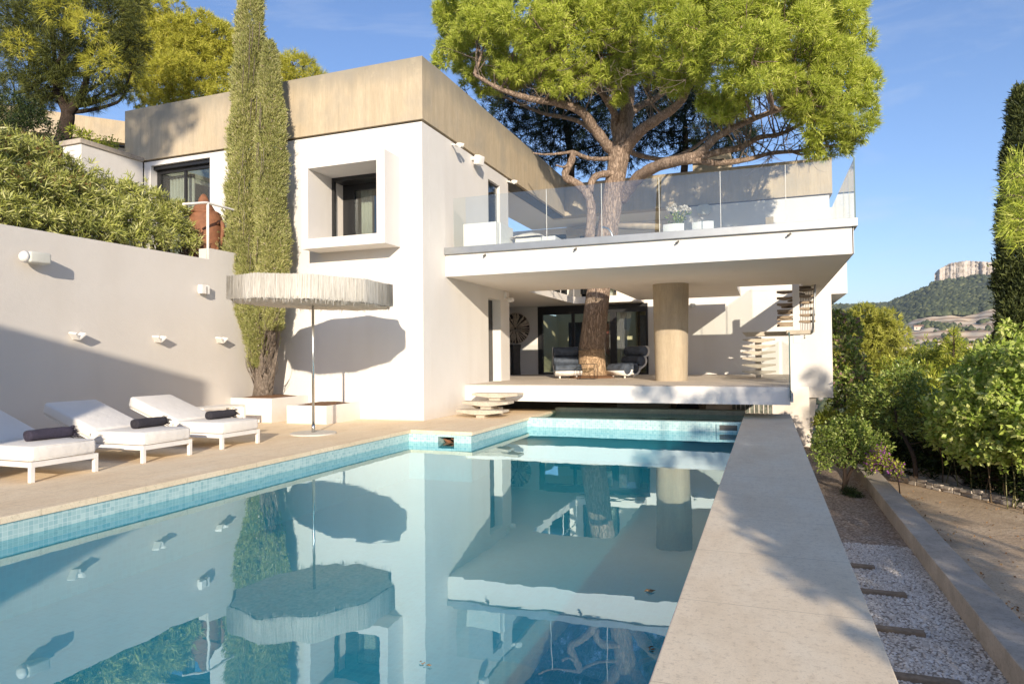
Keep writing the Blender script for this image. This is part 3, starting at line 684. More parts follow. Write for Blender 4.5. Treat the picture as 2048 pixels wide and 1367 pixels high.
# sliding door of the upper terrace
d = MB(); d.box(-16.24, -14.09, 14.42, 14.5, 6.80, 7.0); d.box(-16.24, -16.1, 14.42, 14.5, 3.76, 6.8); d.box(-14.15, -14.09, 14.42, 14.5, 3.76, 6.8); d.box(-15.25, -15.17, 14.44, 14.5, 3.76, 6.8); d.box(-16.24, -14.09, 14.30, 14.40, 6.90, 7.0)
d = d.build('terrace_door', BLACK, V_)
MB().box(-16.1, -14.15, 14.46, 14.47, 3.76, 6.8).build('pane', WGLASS, d)
m = MB(); m.box(-17, -13.6, 18.5, 18.6, 3.7, 7.1); m.box(-17, -16.9, 14.6, 18.5, 3.7, 7.1); m.box(-13.7, -13.6, 14.6, 18.5, 3.7, 7.1); m.build('bedroom_wall', DARKIN, V_)
m = MB()
for k in range(14): m.cyl(-16.05+.06*k, 14.75+.04*(k % 2), 3.8, 6.8, .045, n=8)
m.build('curtain', CURT, V_)
mm, nt, out = newmat('tapestry'); v = coords(nt)
cc = ramp(nt, noise(nt, v, 3.5, 8, .75), [(.35, (.10, .07, .05)), (.5, (.30, .24, .20)), (.56, (.45, .42, .40)), (.7, (.22, .12, .10))]); bsdf(nt, out, cc, .9)
MB().box(-15.1, -13.8, 15.3, 15.34, 3.9, 6.6).build('wall_hanging', mm, V_)
# balcony slab with tree well and stair opening
m = MB()
zb, zt = 3.54, 3.80
m.box(-7.588, 1.70, 15.45, 20.1, zb, zt)
m.box(-.8, 1.70, 20.1, 21.56, zb, zt)
m.box(1.05, 1.70, 21.56, 26.34, zb, zt)
m.box(-4.4, -.8, 20.1, 25.05, zb, zt)
m.box(-7.588, -7.0, 20.1, 25.6, zb, zt)
m.box(-10.8, -7.588, 19.955, 25.6, zb, zt)
m.box(-10.8, -4.4, 25.6, 26.34, zb, zt)
balc = m.build('balcony_slab', SOFFIT, V_, recalc=False)
m = MB(); m.box(-7.588, 1.72, 15.42, 15.448, zb-.003, 4.09); m.box(1.702, 1.73, 15.42, 26.34, zb-.003, 4.09); m.box(-7.588, 1.70, 15.45, 15.6, 3.802, 4.09); m.box(1.55, 1.70, 15.6, 26.34, 3.802, 4.09); m.build('balcony_fascia', WHITE, V_)
m = MB(); m.box(-7.586, 1.80, 15.33, 15.60, 4.092, 4.26); m.box(1.60, 1.80, 15.60, 26.3, 4.092, 4.26); m.build('metal_edge', METAL, V_, bevel=.006)
xs = [-7.37, -6.13, -4.89, -3.54, -2.21, -.88, .45, 1.775]
for a, b in zip(xs, xs[1:]): MB().box(a+.008, b-.008, 15.44, 15.455, 4.262, 5.52).build('glass_panel', GLASS, V_)
for a, b in ((15.455, 16.4), (16.4, 17.5), (17.5, 19.5), (19.5, 21.5)): MB().box(1.76, 1.775, a+.01, b-.008, 4.262, 5.50).build('glass_panel', GLASS, V_)
JM = plain('pale_joint', (.60, .61, .57), .4)
for a in xs[1:-1]: MB().box(a-.006, a+.006, 15.436, 15.459, 4.262, 5.52).build('glass_joint', JM, V_)
for a in (16.4, 17.5, 19.5): MB().box(1.757, 1.778, a-.008, a+.008, 4.262, 5.5).build('glass_joint', JM, V_)
m = MB(); m.box(1.755, 1.78, 15.436, 15.458, 4.262, 5.525); m.build('corner_joint', plain('green_glass_edge', (.10, .16, .15), .3), V_)
# white rails round the tree well
m = MB()
for z in (4.8, 4.5): m.tube([(-7.0, 25.5, z), (-7.0, 20.2, z), (-4.5, 20.2, z)], .018, 6)
for p in ((-7.0, 25.5), (-7.0, 23.7), (-7.0, 22), (-7.0, 20.2), (-5.8, 20.2), (-4.5, 20.2)): m.tube([(p[0], p[1], 3.8), (p[0], p[1], 4.8)], .018, 6)
m.build('well_railing', WMETAL, V_)
# terrace slab, column, glazed doors
m = MB(); m.box(-7.588, .5, 16.56, 19.95, .33, .735); m.box(-10.8, .5, 19.95, 26.34, .33, .735); m.build('terrace_slab', WHITE, V_, recalc=False)
m = MB(); m.box(-7.586, .49, 16.57, 19.95, .737, .752); m.box(-10.79, .49, 19.95, 26.34, .737, .752); m.build('terrace_floor', TERR, V_, recalc=False)
MB().box(.492, .507, 16.5, 26.2, .55, 1.99).build('glass_panel', GLASS, V_)
m = MB(); m.box(.485, .512, 16.49, 16.505, .50, 1.99); m.build('glass_edge', plain('green_glass_edge_low', (.07, .13, .12), .3), V_)
m = MB(); m.box(.508, .56, 16.5, 26.2, .40, .60); m.build('glass_clamp', METAL, V_)
m = MB(); n_ = 40
pf = lambda z: [(-2.58+.455*math.copysign(abs(math.cos(a))**.72, math.cos(a))*(1+.0), 19.95+.46*math.copysign(abs(math.sin(a))**.9, math.sin(a))) for a in [2*math.pi*k/n_ for k in range(n_)]]
o = [(x, y, z) for z in (.752, 3.54) for x, y in pf(z)]
# slightly wider at the top as in the built column
o = [((x+2.58)*(1 if z < 2 else 1.12)-2.58+(0 if z < 2 else .02), y, z) for x, y, z in o]
m.add(o, [(k, (k+1) % n_, n_+(k+1) % n_, n_+k) for k in range(n_)], True)
m.build('column', COLM, V_)
d = MB(); d.grid('y', 26.30, 26.42, [-8.76, -4.27], [.75, 3.52], [(-8.55, -7.33, .82, 3.18), (-7.21, -5.75, .82, 3.18), (-5.5, -4.35, .82, 3.2)])
d = d.build('sliding_door', BLACK, V_)
for a, b in ((-8.55, -7.33), (-7.21, -5.75), (-5.5, -4.35)): MB().box(a, b, 26.36, 26.372, .82, 3.2).build('pane', WGLASS, d)
m = MB(); m.box(-10, -3.2, 33.0, 33.1, .75, 4.5); m.box(-10, -9.9, 26.66, 33.0, .75, 3.5); m.box(-3.3, -3.2, 26.66, 33.0, .75, 3.5); m.box(-10, -3.2, 26.66, 29.2, 3.45, 3.5); m.box(-5.15, -4.75, 28.6, 28.7, .75, 3.45)
m.build('living_room_wall', CREAM, V_)
MB().box(-10, -3.2, 26.66, 33.0, .70, .75).build('living_room_floor', TERR, V_)
# portrait style canvas, plain invented shapes
pt = thing('painting', 'large dark canvas with a red face and one eye behind the glass door', 'painting', (-6.9, 28.4, 1.0))
m = MB(); m.box(-8.05, -6.2, 28.40, 28.45, 1.0, 2.95); m.build('canvas', plain('painting_ground', (.035, .03, .032), .6), pt)
m = MB(); m.prism_y([(-7.18, 2.75), (-6.75, 2.9), (-6.25, 2.85), (-6.25, 1.5), (-6.6, 1.75), (-7.0, 2.1), (-7.15, 2.4)], 28.385, 28.398); m.build('face_field', plain('painting_red', (.40, .08, .06), .6, 0, .3, 4), pt)
m = MB(); m.prism_y([(-7.12, 2.55), (-6.8, 2.66), (-6.4, 2.6), (-6.35, 2.4), (-6.7, 2.28), (-7.0, 2.3)], 28.37, 28.383); m.build('eye_shadow', plain('painting_navy', (.03, .05, .07), .6), pt)
m = MB(); m.prism_y([(-6.98, 2.44), (-6.82, 2.54), (-6.65, 2.45), (-6.82, 2.37)], 28.355, 28.368); m.build('eye', plain('painting_pale', (.5, .55, .55), .6), pt)
m = MB()
for k in range(5): m.cyl(-5.42+.055*k, 26.75+.03*(k % 2), .8, 3.2, .035, n=8)
m.build('curtain', CURT, V_)
m = MB(); m.box(-4.72, -4.1, 27.2, 27.25, 1.2, 3.1); m.build('blue_window', plain('distant_blue_pane', (.16, .24, .33), .2), V_)
m = MB(); m.box(-4.82, -4.72, 27.18, 27.27, .8, 3.3); m.box(-4.45, -4.40, 27.17, 27.26, .8, 3.3); m.build('inner_frame', BLACK, V_)
# under the terrace
m = MB(); m.box(-10.8, 1.4, 26.0, 26.3, -2.3, .32); m.build('undercroft_rear_wall', SOFFIT, V_); m = MB(); m.box(-10.8, -1.75, 21.3, 21.5, -1, .325); m.build('undercroft_wall', plain('undercroft_render', (.40, .31, .22), .9), V_)
gb = MB()
for k in range(10): gb.box(-1.22+.155*k, -1.22+.155*k+.03, 25.93, 25.998, -.64, -.30)
gb.box(-1.22, .36, 25.93, 25.998, -.31, -.28)
gb = gb.build('glass_block_window', WHITE, V_)
for k in range(9): MB().box(-1.19+.155*k, -1.19+.155*k+.125, 25.96, 25.99, -.64, -.31).build('glass_block', plain('glass_block', (.16, .17, .14), .15, 0, .6, 9), gb)
t = thing('pump_cabinet', 'grey metal cabinet in the dark gap under the terrace', 'cabinet', (-3.6, 20.5, -.5))
m = MB(); m.box(-4.3, -2.75, 20.5, 21.1, -.6, .24); m.build('casing', SPK, t); m = MB(); m.box(-4.32, -2.58, 20.47, 21.12, .241, .27); m.build('lid', METAL, t)
t = thing('round_chair', 'black round backed chair stored under the terrace', 'chair', (-2.2, 20.6, -.5))
m = MB(); m.add([(-2.2+.36*math.cos(a), y, -.25+.50*math.sin(a)) for y in (20.6, 20.66) for a in [math.pi*k/12 for k in range(13)]], [tuple(range(13)), tuple(range(25, 12, -1))]+[(k, k+1, 14+k, 13+k) for k in range(12)]); m.build('backrest', BLACK, t)
m = MB(); m.box(-2.52, -1.9, 20.3, 20.6, -.3, -.24); m.build('seat', BLACK, t)
for x in (-2.5, -1.92): MB().tube([(x, 20.32, -.7), (x, 20.32, -.3)], .02, 6).build('leg', BLACK, t)
# floating entrance steps
def tread(m, x0, x1, y0, y1, zt, th=.12, e=.035, inner=.3):
    """boat-shaped tread: flat top, underside rising towards both ends"""
    xm0 = (x0+x1)/2-inner/2; xm1 = (x0+x1)/2+inner/2
    m.prism_y([(x0, zt-e), (xm0, zt-th), (xm1, zt-th), (x1, zt-e), (x1, zt), (x0, zt)], y0, y1)
t = thing('stone_steps', 'three floating boat shaped stone treads rising to the terrace', 'steps', (-6.7, 15.4, 0))
for i, (x0, x1, y0, z) in enumerate(((-7.22, -5.98, 15.18, .19), (-7.2, -5.97, 15.50, .375), (-7.12, -5.86, 15.92, .56))):
    m = MB(); tread(m, x0, x1, y0, y0+.46, z, .115, .055, .28); m.build('tread', TREAD, t, bevel=.006)
m = MB(); m.prism_y([(-6.70, 0), (-6.48, 0), (-6.48, .075), (-6.70, .075)], 15.24, 15.60); m.box(-6.72, -6.44, 15.56, 15.95, .19, .26); m.box(-6.66, -6.36, 15.98, 16.35, .375, .445); m.box(-6.66, -6.40, 15.98, 16.3, 0, .19); m.build('plinth', TREAD, t)
# staircase at the right end of the terrace
st = thing('staircase', 'concrete stair with floating treads and a small spiral up to the balcony', 'staircase', (-.2, 23, .75))
m = MB(); m.prism_y([(-.33, .752), (-.13, .752), (-.13, 2.03), (-.33, 2.03)], 23.25, 23.45)
m.add([(-.31, 22.55, .752), (-.15, 22.55, .752), (-.15, 22.75, .752), (-.31, 22.75, .752), (-.31, 23.3, 1.95), (-.15, 23.3, 1.95), (-.15, 23.5, 1.85), (-.31, 23.5, 1.85)], [(0, 1, 5, 4), (1, 2, 6, 5), (2, 3, 7, 6), (3, 0, 4, 7), (4, 5, 6, 7), (0, 3, 2, 1)])
m.build('stringer', WHITE, st)
for k in range(6):
    y0 = 22.0+.2*k; m = MB(); tread(m, -.70, .28, y0, y0+.3, .98+.2*k, .12, .04, .12); m.build('tread', TREAD, st)
m = MB(); m.prism_y([(-.72, 2.20), (-.6, 2.20-.13), (.9, 2.07), (1.2, 2.12), (1.2, 2.20)], 22.9, 23.6); m.box(.6, 1.3, 22.0, 22.9, 2.08, 2.2); m.build('landing', TREAD, st)
m = MB(); m.box(.78, .97, 22.1, 22.28, 1.82, 4.1); m.build('newel_post', WHITE, st)
SPIR = stone('spiral_tread_stone', (.24, .18, .12), (.33, .25, .17), (.40, .32, .22), bmp=.2, sc=2)
for k in range(8):
    a0 = math.pi*1.08-k*.42; z = 2.38+.195*k; c = np.array([.875, 22.19]); 
    for side in (0,):
        p = [c+np.array([math.cos(a0+d), math.sin(a0+d)])*r for r, d in ((.08, -.5), (.55, -.27), (.55, .27), (.08, .5))]
        m = MB(); m.prism([tuple(q) for q in p], z-.06, z); m.build('spiral_tread', SPIR, st)
for k in range(6):
    z = 2.45+.195*k
    m = MB(); tread(m, .34, .78, 22.05+.04*k, 22.32+.04*k, z, .09, .05, .05); m.build('spiral_tread', SPIR, st)
    m = MB(); tread(m, .97, 1.40, 22.05+.04*k, 22.32+.04*k, z+.04, .08, .05, .05); m.build('spiral_tread', SPIR, st)
m = MB()
for k in range(9): x = 1.02+.048*k; m.tube([(x, 22.6+.03*k, 2.15), (x, 22.6+.03*k, 3.5)], .008, 5)
m.build('baluster', BLACK, st)
m = MB(); m.tube([(1.30, 21.95, 2.1), (1.36, 21.95, 2.8), (1.42, 21.95, 3.9)], .028, 6); m.build('handrail', METAL, st)
m = MB(); m.box(.95, 1.12, 22.2, 22.3, 1.95, 1.99); m.box(1.08, 1.12, 22.2, 22.3, 1.95, 2.05); m.build('bracket', WHITE, st)

# wing wall left of the front, garden wall, planters
t = thing('wing_wall', 'white wing wall with grey concrete cap left of the upper terrace door', 'wall', (-16.85, 13.2, 3.7))
MB().box(-17.18, -16.502, 12.33, 14.17, 3.7, 7.12).build('wall_body', WHITE, t)
m = MB(); m.box(-17.25, -16.46, 12.27, 14.168, 7.121, 7.25); m.build('cap', CONC, t, bevel=.01)
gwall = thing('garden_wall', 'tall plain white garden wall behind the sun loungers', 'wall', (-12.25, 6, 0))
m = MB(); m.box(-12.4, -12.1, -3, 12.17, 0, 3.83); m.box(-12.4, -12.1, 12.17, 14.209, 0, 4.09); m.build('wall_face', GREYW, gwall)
tag(MB().box(-60, -12.4, -10, 12.4, -3, 3.76).build('upper_garden', EARTH), kind='structure')
tag(MB().box(-16.46, -12.4, 12.4, 14.2, -3, 3.80).build('upper_terrace', TERR), kind='structure')
m = MB(); m.box(-60, -17.3, 12.4, 40, -3, 3.9); m.add([(-60, 18, 3.9), (-17.3, 18, 3.9), (-17.3, 40, 9), (-60, 40, 9)], [(0, 1, 2, 3)]); tag(m.build('upper_slope', EARTH), kind='structure')
rl = thing('handrail', 'curved white tube handrail on top of the garden wall end', 'handrail', (-12.15, 12.2, 4))
m = MB(); m.tube(catmull([(-12.24, 11.55, 5.0), (-12.18, 11.8, 5.06), (-12.14, 12.1, 5.14), (-12.14, 12.3, 5.15), (-12.14, 13.1, 5.15), (-12.14, 14.2, 5.15)]), .028, 8); m.build('rail', WMETAL, rl)
m = MB(); m.tube([(-12.14, 12.18, 3.8), (-12.14, 12.18, 5.14)], .032, 8); m.build('post', WMETAL, rl)
t = thing('planter', 'larger white rendered planter holding the tall cypress', 'planter', (-11.5, 13.5, 0))
m = MB(); m.box(-12.098, -10.88, 12.85, 14.207, 0, .5); m.grid('y', 12.85, 12.9, [-12.098, -10.88], [.5, .57], []); m.box(-10.94, -10.88, 12.9, 14.207, .5, .57); m.build('planter_box', WHITE, t)
def mound(x0, x1, y0, y1, z, h):
    m = MB(); n = 14; vs = []
    for i in range(n+1):
        for j in range(n+1):
            u, v = i/n, j/n; vs.append((x0+(x1-x0)*u, y0+(y1-y0)*v, z+h*(math.sin(u*math.pi)*math.sin(v*math.pi))**.6+random.uniform(0, .015)))
    return m.add(vs, [(i*(n+1)+j, (i+1)*(n+1)+j, (i+1)*(n+1)+j+1, i*(n+1)+j+1) for i in range(n) for j in range(n)])
mound(-12.09, -10.94, 12.9, 14.2, .52, .09).build('mulch', SOIL, t)
t = thing('planter', 'smaller low white planter with only bark mulch under the parasol', 'planter', (-9.9, 13.5, 0))
m = MB(); m.box(-10.45, -9.35, 12.85, 14.207, 0, .36); m.box(-10.45, -9.35, 12.85, 12.9, .36, .42); m.box(-9.41, -9.35, 12.9, 14.207, .36, .42); m.box(-10.45, -10.39, 12.9, 14.207, .36, .42); m.build('planter_box', WHITE, t)
mound(-10.39, -9.41, 12.9, 14.2, .38, .07).build('mulch', SOIL, t)
t = tag(MB().box(-10.06, -9.94, 14.185, 14.209, .98, 1.12).build('wall_socket', WMETAL, bevel=.006), 'small white wall socket behind the parasol pole', 'socket')
# neighbouring building up the slope
nb = thing('neighbour_house', 'concrete banded house up the slope behind the left pine', 'house', (-35, 27, 12))
d_ = unit(np.array([1.7, 2.0, 0])); p0 = np.array([-35.7, 26, 14.4]); nn_ = np.array([d_[1], -d_[0], 0])
m = MB(); m.rbox(p0+d_*-2, d_*12, nn_*.3, (0, 0, .62)); m.build('roof_band', BAND, nb)
m = MB(); m.rbox(p0+d_*-2-nn_*.5+np.array([0, 0, -3.1]), d_*12, nn_*.15, (0, 0, 2.45)); m.build('wall', plain('green_grey_glazing', (.17, .18, .13), .4), nb)
m = MB(); m.rbox(p0+d_*-2-nn_*.3+np.array([0, 0, -.85]), d_*12, nn_*.1, (0, 0, .2)); m.build('window_head', BLACK, nb)
# unseen block added behind the camera to shade the foot of the garden wall
t = thing('shade_block', 'plain white block added out of frame to shade the garden wall', 'shade block', (-9, -7, 0))
MB().prism_y([(-14.5, 0), (-3.85, 0), (-3.85, 6.9), (-7.0, 6.35), (-14.5, 6.1)], -8.5, -6.0).build('wall', WHITE, t)
tag(MB().box(-14.5, 3, -8.6, -3.3, -2.5, -.02).build('near_terrace', TERR), kind='structure')

# ------------------------------------------------------------------ sun loungers
def make_lounger():
    t = thing('sun_lounger', 'x', 'sun lounger', (0, 0, 0), 0, 'white sun loungers in a row on the deck')
    L, W = 2.12, .90
    f = MB(); f.box(-L, 0, -W/2, -W/2+.05, .185, .25); f.box(-L, 0, W/2-.05, W/2, .185, .25); f.box(-.05, 0, -W/2+.05, W/2-.05, .185, .25); f.box(-L, -L+.05, -W/2+.05, W/2-.05, .185, .25)
    for k in range(9): f.box(-L+.15+.2*k, -L+.22+.2*k, -W/2+.05, W/2-.05, .225, .245)
    f.build('frame', WMETAL, t, local=True, bevel=.004)
    for sx_ in (-.056, -L+.006):
        for sy in (-W/2-.001, W/2-.054): MB().box(sx_, sx_+.055, sy, sy+.055, 0, .186 if sx_ > -1 else .184).build('leg', WMETAL, t, local=True, bevel=.004)
    c = MB(); c.box(-1.14, -.012, -W/2+.01, W/2-.01, .253, .442); o = c.build('seat_cushion', CUSH, t, local=True, bevel=.045, segs=4)
    for zz in (.268, .431):
        q = .012; loop = [(-1.14+q, -W/2+.01+q, zz), (-.012-q, -W/2+.01+q, zz), (-.012-q, W/2-.01-q, zz), (-1.14+q, W/2-.01-q, zz), (-1.14+q, -W/2+.01+q, zz)]
        pm = MB(); pm.tube([loop[0]]+[tuple(np.array(loop[i])*(1-f)+np.array(loop[i+1])*f) for i in range(4) for f in (.06, .5, .94)]+[loop[0]], .006, 5); pm.build('piping', CUSH, o, local=True)
    a = math.radians(19.5); c = MB(); ln = 1.17
    u = np.array([-math.cos(a), 0, math.sin(a)]); w_ = np.array([math.sin(a), 0, math.cos(a)])
    c.rbox(np.array([-1.06, 0, .30])+u*ln/2+w_*.085, u*ln/2, np.array([0, W/2-.01, 0]), w_*.095)
    c.build('back_cushion', CUSH, t, local=True, bevel=.045, segs=4)
    m = MB(); m.rbox(np.array([-1.06, 0, .275])+u*ln/2, u*ln/2*.95, np.array([0, W/2-.04, 0]), w_*.012); m.build('back_panel', WMETAL, t, local=True)
    m = MB()
    for s in (-1, 1): m.tube([(-1.75, s*(W/2-.08), .25), (-1.62, s*(W/2-.08), .50)], .012, 6)
    m.build('back_stay', WMETAL, t, local=True)
    return t
def make_towel(seed):
    random.seed(seed)
    t = thing('rolled_towel', 'x', 'towel', (0, 0, 0), 0, 'rolled charcoal towels on the loungers')
    n = 46; prof = []
    for k in range(n):     # spiral cross-section in xz, extruded along y
        a = k/n*4.6*math.pi; r = .030+.050*k/n; prof.append((r*math.cos(a), r*math.sin(a)))
    V = []; F = []; ys = np.linspace(-.29, .29, 15)
    o = MB()
    ring = 20; pts = []
    for j, y in enumerate(ys):
        for k in range(ring):
            a = 2*math.pi*k/ring; r = .078*(1+.05*math.sin(3*a+y*9+seed)+.03*math.sin(y*31+a*2))*(.9 if abs(y) > .27 else 1)
            pts.append((r*math.cos(a)*1.06, y, r*math.sin(a)*.96))
    f = [(j*ring+k, j*ring+(k+1) % ring, (j+1)*ring+(k+1) % ring, (j+1)*ring+k) for j in range(len(ys)-1) for k in range(ring)]
    f += [tuple(range(ring-1, -1, -1)), tuple((len(ys)-1)*ring+k for k in range(ring))]
    o.add(pts, f, True); o.build('towel_roll', TOWEL, t, local=True)
    m = MB()
    for y, s in ((-.291, -1),):
        m.tube([(x*.85, y, z*.85) for x, z in prof], .006, 5)
    m.build('rolled_edge', TOWEL, t, local=True)
    m = MB()
    for k in range(60):
        a = random.uniform(0, 6.28); r = random.uniform(.02, .078); x, z = r*math.cos(a), r*math.sin(a)
        m.tube([(x, .285, z), (x*1.2, .31+.02*random.random(), z*1.2), (x*1.3+random.uniform(-.012, .012), .33+.03*random.random(), z*1.25-.012)], .004, 4)
    m.build('fringe', TOWEL, t, local=True)
    return t
LB = ['white lounger cut by the left edge of the photo, nearest the camera', 'middle white lounger with a shaded stripe across its raised back', 'farthest white lounger beside the side table and the parasol']
TL = ['violet grey rolled towel on the nearest lounger, largest in view', 'charcoal rolled towel on the middle lounger', 'dark rolled towel with shaggy end on the farthest lounger']
for i, y in enumerate((6.16, 7.76, 9.28)):
    o = make_lounger() if i == 0 else copy_tree(lounge0)
    if i == 0: lounge0 = o
    o.location = (-8.5, y, 0); o['label'] = LB[i]
    tw = make_towel(i+3); tw.location = (-9.12-.02*i, y+.21, .442+.074); tw.rotation_euler = (0, 0, R_((-4, 3, -2)[i])); tw['label'] = TL[i]
TOW1 = plain('violet_grey_towelling', (.045, .038, .060), .95, 0, .3, 60, .9)
for o in bpy.data.objects:
    if o.parent and o.parent.get('label') == TL[0]:
        o.data.materials.clear(); o.data.materials.append(TOW1)
random.seed(11)
t = thing('side_table', 'small white metal side table against the wall behind the farthest lounger', 'side table', (-10.95, 11.0, 0))
m = MB(); m.box(-11.2, -10.7, 10.62, 11.8, .47, .51); m.build('table_top', WMETAL, t, bevel=.004)
for y in (10.62, 11.76):
    m = MB(); m.box(-11.2, -11.16, y, y+.04, 0, .469); m.build('leg', WMETAL, t); m = MB(); m.box(-10.74, -10.7, y, y+.04, 0, .469); m.build('leg', WMETAL, t)
# ------------------------------------------------------------------ parasol
pa = thing('parasol', 'large flat drum parasol with long pale raffia fringe on a thin steel pole', 'parasol', (-8.46, 11.2, 0))
cx, cy, RR = -8.46, 11.2, 1.59; TL_ = .035
tz = lambda x, y, z: z-TL_*(x-cx)-.012*(y-cy)
NS = 10; a0 = .31
def rim(a, R):      # decagon radius
    k = ((a-a0) % (2*math.pi/NS))-math.pi/NS
    return R*math.cos(math.pi/NS)/math.cos(k)*(1-.012*math.cos(k*NS))
m = MB(); m.lathe([(.45, 0), (.45, .022), (.43, .03), (.03, .032)], (cx, cy), 48, False); m.build('base_plate', plain('parasol_base_stone', (.62, .57, .49), .7), pa)
m = MB(); m.cyl(cx, cy, .03, 3.05, .026, .026, 12); m.cyl(cx, cy, .03, .2, .036, .036, 12); m.build('pole', STEEL, pa)
ring = 120; angs = [2*math.pi*k/ring for k in range(ring)]
def disc(z, R, zc, nr=6):
    vs = [(cx, cy, tz(cx, cy, zc))]; fs = []
    for j in range(1, nr+1):
        for a in angs:
            r = rim(a, R)*j/nr; x, y = cx+r*math.cos(a), cy+r*math.sin(a); vs.append((x, y, tz(x, y, zc+(z-zc)*(j/nr)**1.5)+.012*math.sin(a*17+j)*math.sin(j*2.)))
    fs += [(0, 1+k, 1+(k+1) % ring) for k in range(ring)]
    fs += [(1+(j-1)*ring+k, 1+j*ring+k, 1+j*ring+(k+1) % ring, 1+(j-1)*ring+(k+1) % ring) for j in range(1, nr) for k in range(ring)]
    return MB().add(vs, fs)
disc(3.00, RR, 3.10).build('canopy_top', STRAWD, pa)
disc(2.565, RR*.975, 2.56).build('canopy_underside', STRAWD, pa)
m = MB(); vs = [(cx+rim(a, RR*.985)*math.cos(a), cy+rim(a, RR*.985)*math.sin(a)) for a in angs]
m.add([(x, y, tz(x, y, z)) for z in (2.575, 2.99) for x, y in vs], [(k, (k+1) % ring, ring+(k+1) % ring, ring+k) for k in range(ring)]); m.build('valance', STRAWD, pa)
# raffia strands: thousands of narrow strips hanging from the rim
ns = 9000; a = rng.uniform(0, 2*math.pi, ns); R = np.array([rim(x, RR) for x in a])+rng.normal(0, .004, ns); w = rng.uniform(.0018, .005, ns)
ln = rng.uniform(.37, .44, ns); ln[rng.random(ns) < .03] += .08
x = cx+R*np.cos(a); y = cy+R*np.sin(a); zt_ = tz(x, y, 3.005)+rng.normal(0, .008, ns)
tx, ty = -np.sin(a), np.cos(a); sl = rng.normal(0, .012, ns); bo = rng.normal(.004, .005, ns)
lo = rng.random(ns) < .006; bo[lo] += rng.uniform(.0, .05, lo.sum()); sl[lo] += rng.normal(0, .08, lo.sum()); ln[lo] += .08
V = np.stack([np.stack([x-tx*w, y-ty*w, zt_], 1), np.stack([x+tx*w, y+ty*w, zt_], 1),
              np.stack([x+tx*(w*.7+sl)+np.cos(a)*bo, y+ty*(w*.7+sl)+np.sin(a)*bo, zt_-ln], 1), np.stack([x-tx*(w*.7-sl)+np.cos(a)*bo, y-ty*(w*.7-sl)+np.sin(a)*bo, zt_-ln], 1)], 1).reshape(-1, 3)
STR2 = foliage('raffia_strands', (.54, .50, .43), (.74, .70, .62), (.86, .83, .76), .15, .9)
fr_ = np_mesh('fringe', V, np.arange(ns*4).reshape(-1, 4)); link_mesh('fringe', fr_, STR2, pa)
# ------------------------------------------------------------------ wall fittings
def wall_speaker(c, nrm, up, size, lb, half=True):
    t = thing('outdoor_speaker', lb, 'speaker', c); return t
t = thing('outdoor_speaker', 'rounded white speaker box on the garden wall at far left', 'speaker', (-12.1, 8.1, 3.34))
m = MB(); m.box(-12.02, -11.80, 7.90, 8.28, 3.20, 3.40); m.build('cabinet', SPK, t, bevel=.04, segs=4)
m = MB(); m.lathe([(.0, 0), (.06, .01), (.095, .05), (.1, .1)], (0, 0), 20); 
for i, p in enumerate(m.v): m.v[i] = (-11.91+p[0], 7.80+p[2], 3.30+p[1])
m.build('end_dome', WMETAL, t)
m = MB(); m.box(-12.1, -12.02, 8.02, 8.12, 3.26, 3.34); m.build('bracket', WMETAL, t)
t = thing('wall_light', 'square white up and down light on the garden wall near the cypress', 'wall light', (-12.1, 11.88, 3.1))
m = MB(); m.box(-12.05, -11.93, 11.80, 11.93, 3.0, 3.20); m.build('lamp_body', WMETAL, t, bevel=.005)
m = MB(); m.box(-12.1, -12.05, 11.84, 12.05, 3.04, 3.18); m.box(-12.04, -11.96, 12.0, 12.06, 3.0, 3.20); m.build('mount', WMETAL, t, bevel=.004)
for y, z, lb in ((8.9, 1.96, 'folded white wall sconce above the nearest lounger'), (10.71, 1.94, 'folded white wall sconce between the other two above the loungers'), (12.45, 1.95, 'folded white wall sconce closest to the cypress')):
    t = thing('wall_sconce', lb, 'wall sconce', (-12.1, y, z), 0, 'folded wall sconces on the garden wall')
    for s in (-1, 1):
        m = MB(); m.rbox((-12.0, y+s*.055, z), (.02, s*.055, .055), (.085, -s*.01, -.01), (0, -s*.014, .014)); m.build('lamp_blade', WMETAL, t, bevel=.003)
    m = MB(); m.box(-12.1, -12.07, y-.03, y+.03, z-.06, z-.02); m.build('mount', WMETAL, t)
def flood(y, z, lb):
    t = thing('floodlight', lb, 'floodlight', (-7.59, y, z), 0, 'floodlights under the roof band')
    m = MB(); m.tube([(-7.6, y, z), (-7.50, y, z-.02), (-7.46, y, z-.05)], .025, 8); m.build('arm', WMETAL, t)
    for dy, dz in ((-.07, -.02), (.08, .03)):
        m = MB(); m.tube([(-7.46, y+dy*.3, z-.06), (-7.38, y+dy, z-.03+dz), (-7.30, y+dy*1.6, z-.06+dz)], [.02, .05, .065], 10); m.build('lamp_head', WMETAL, t)
flood(15.83, 7.04, 'small twin floodlight under the roof band, nearest the house corner'); flood(19.85, 7.04, 'small twin floodlight at the end of the side wall')
t = thing('outdoor_speaker', 'white bracketed speaker box under the roof band on the side wall', 'speaker', (-7.59, 17.2, 7.0))
m = MB(); m.rbox((-7.40, 17.2, 6.97), (.09, -.03, -.02), (.03, .13, 0), (.02, 0, .13)); m.build('cabinet', WMETAL, t, bevel=.02, segs=3); m = MB(); m.box(-7.6, -7.48, 17.1, 17.16, 6.98, 7.06); m.build('bracket', WMETAL, t)
t = thing('outdoor_speaker', 'flat beige speaker on the upper rear wall right of the flowers', 'speaker', (-2.1, 26.2, 6.9))
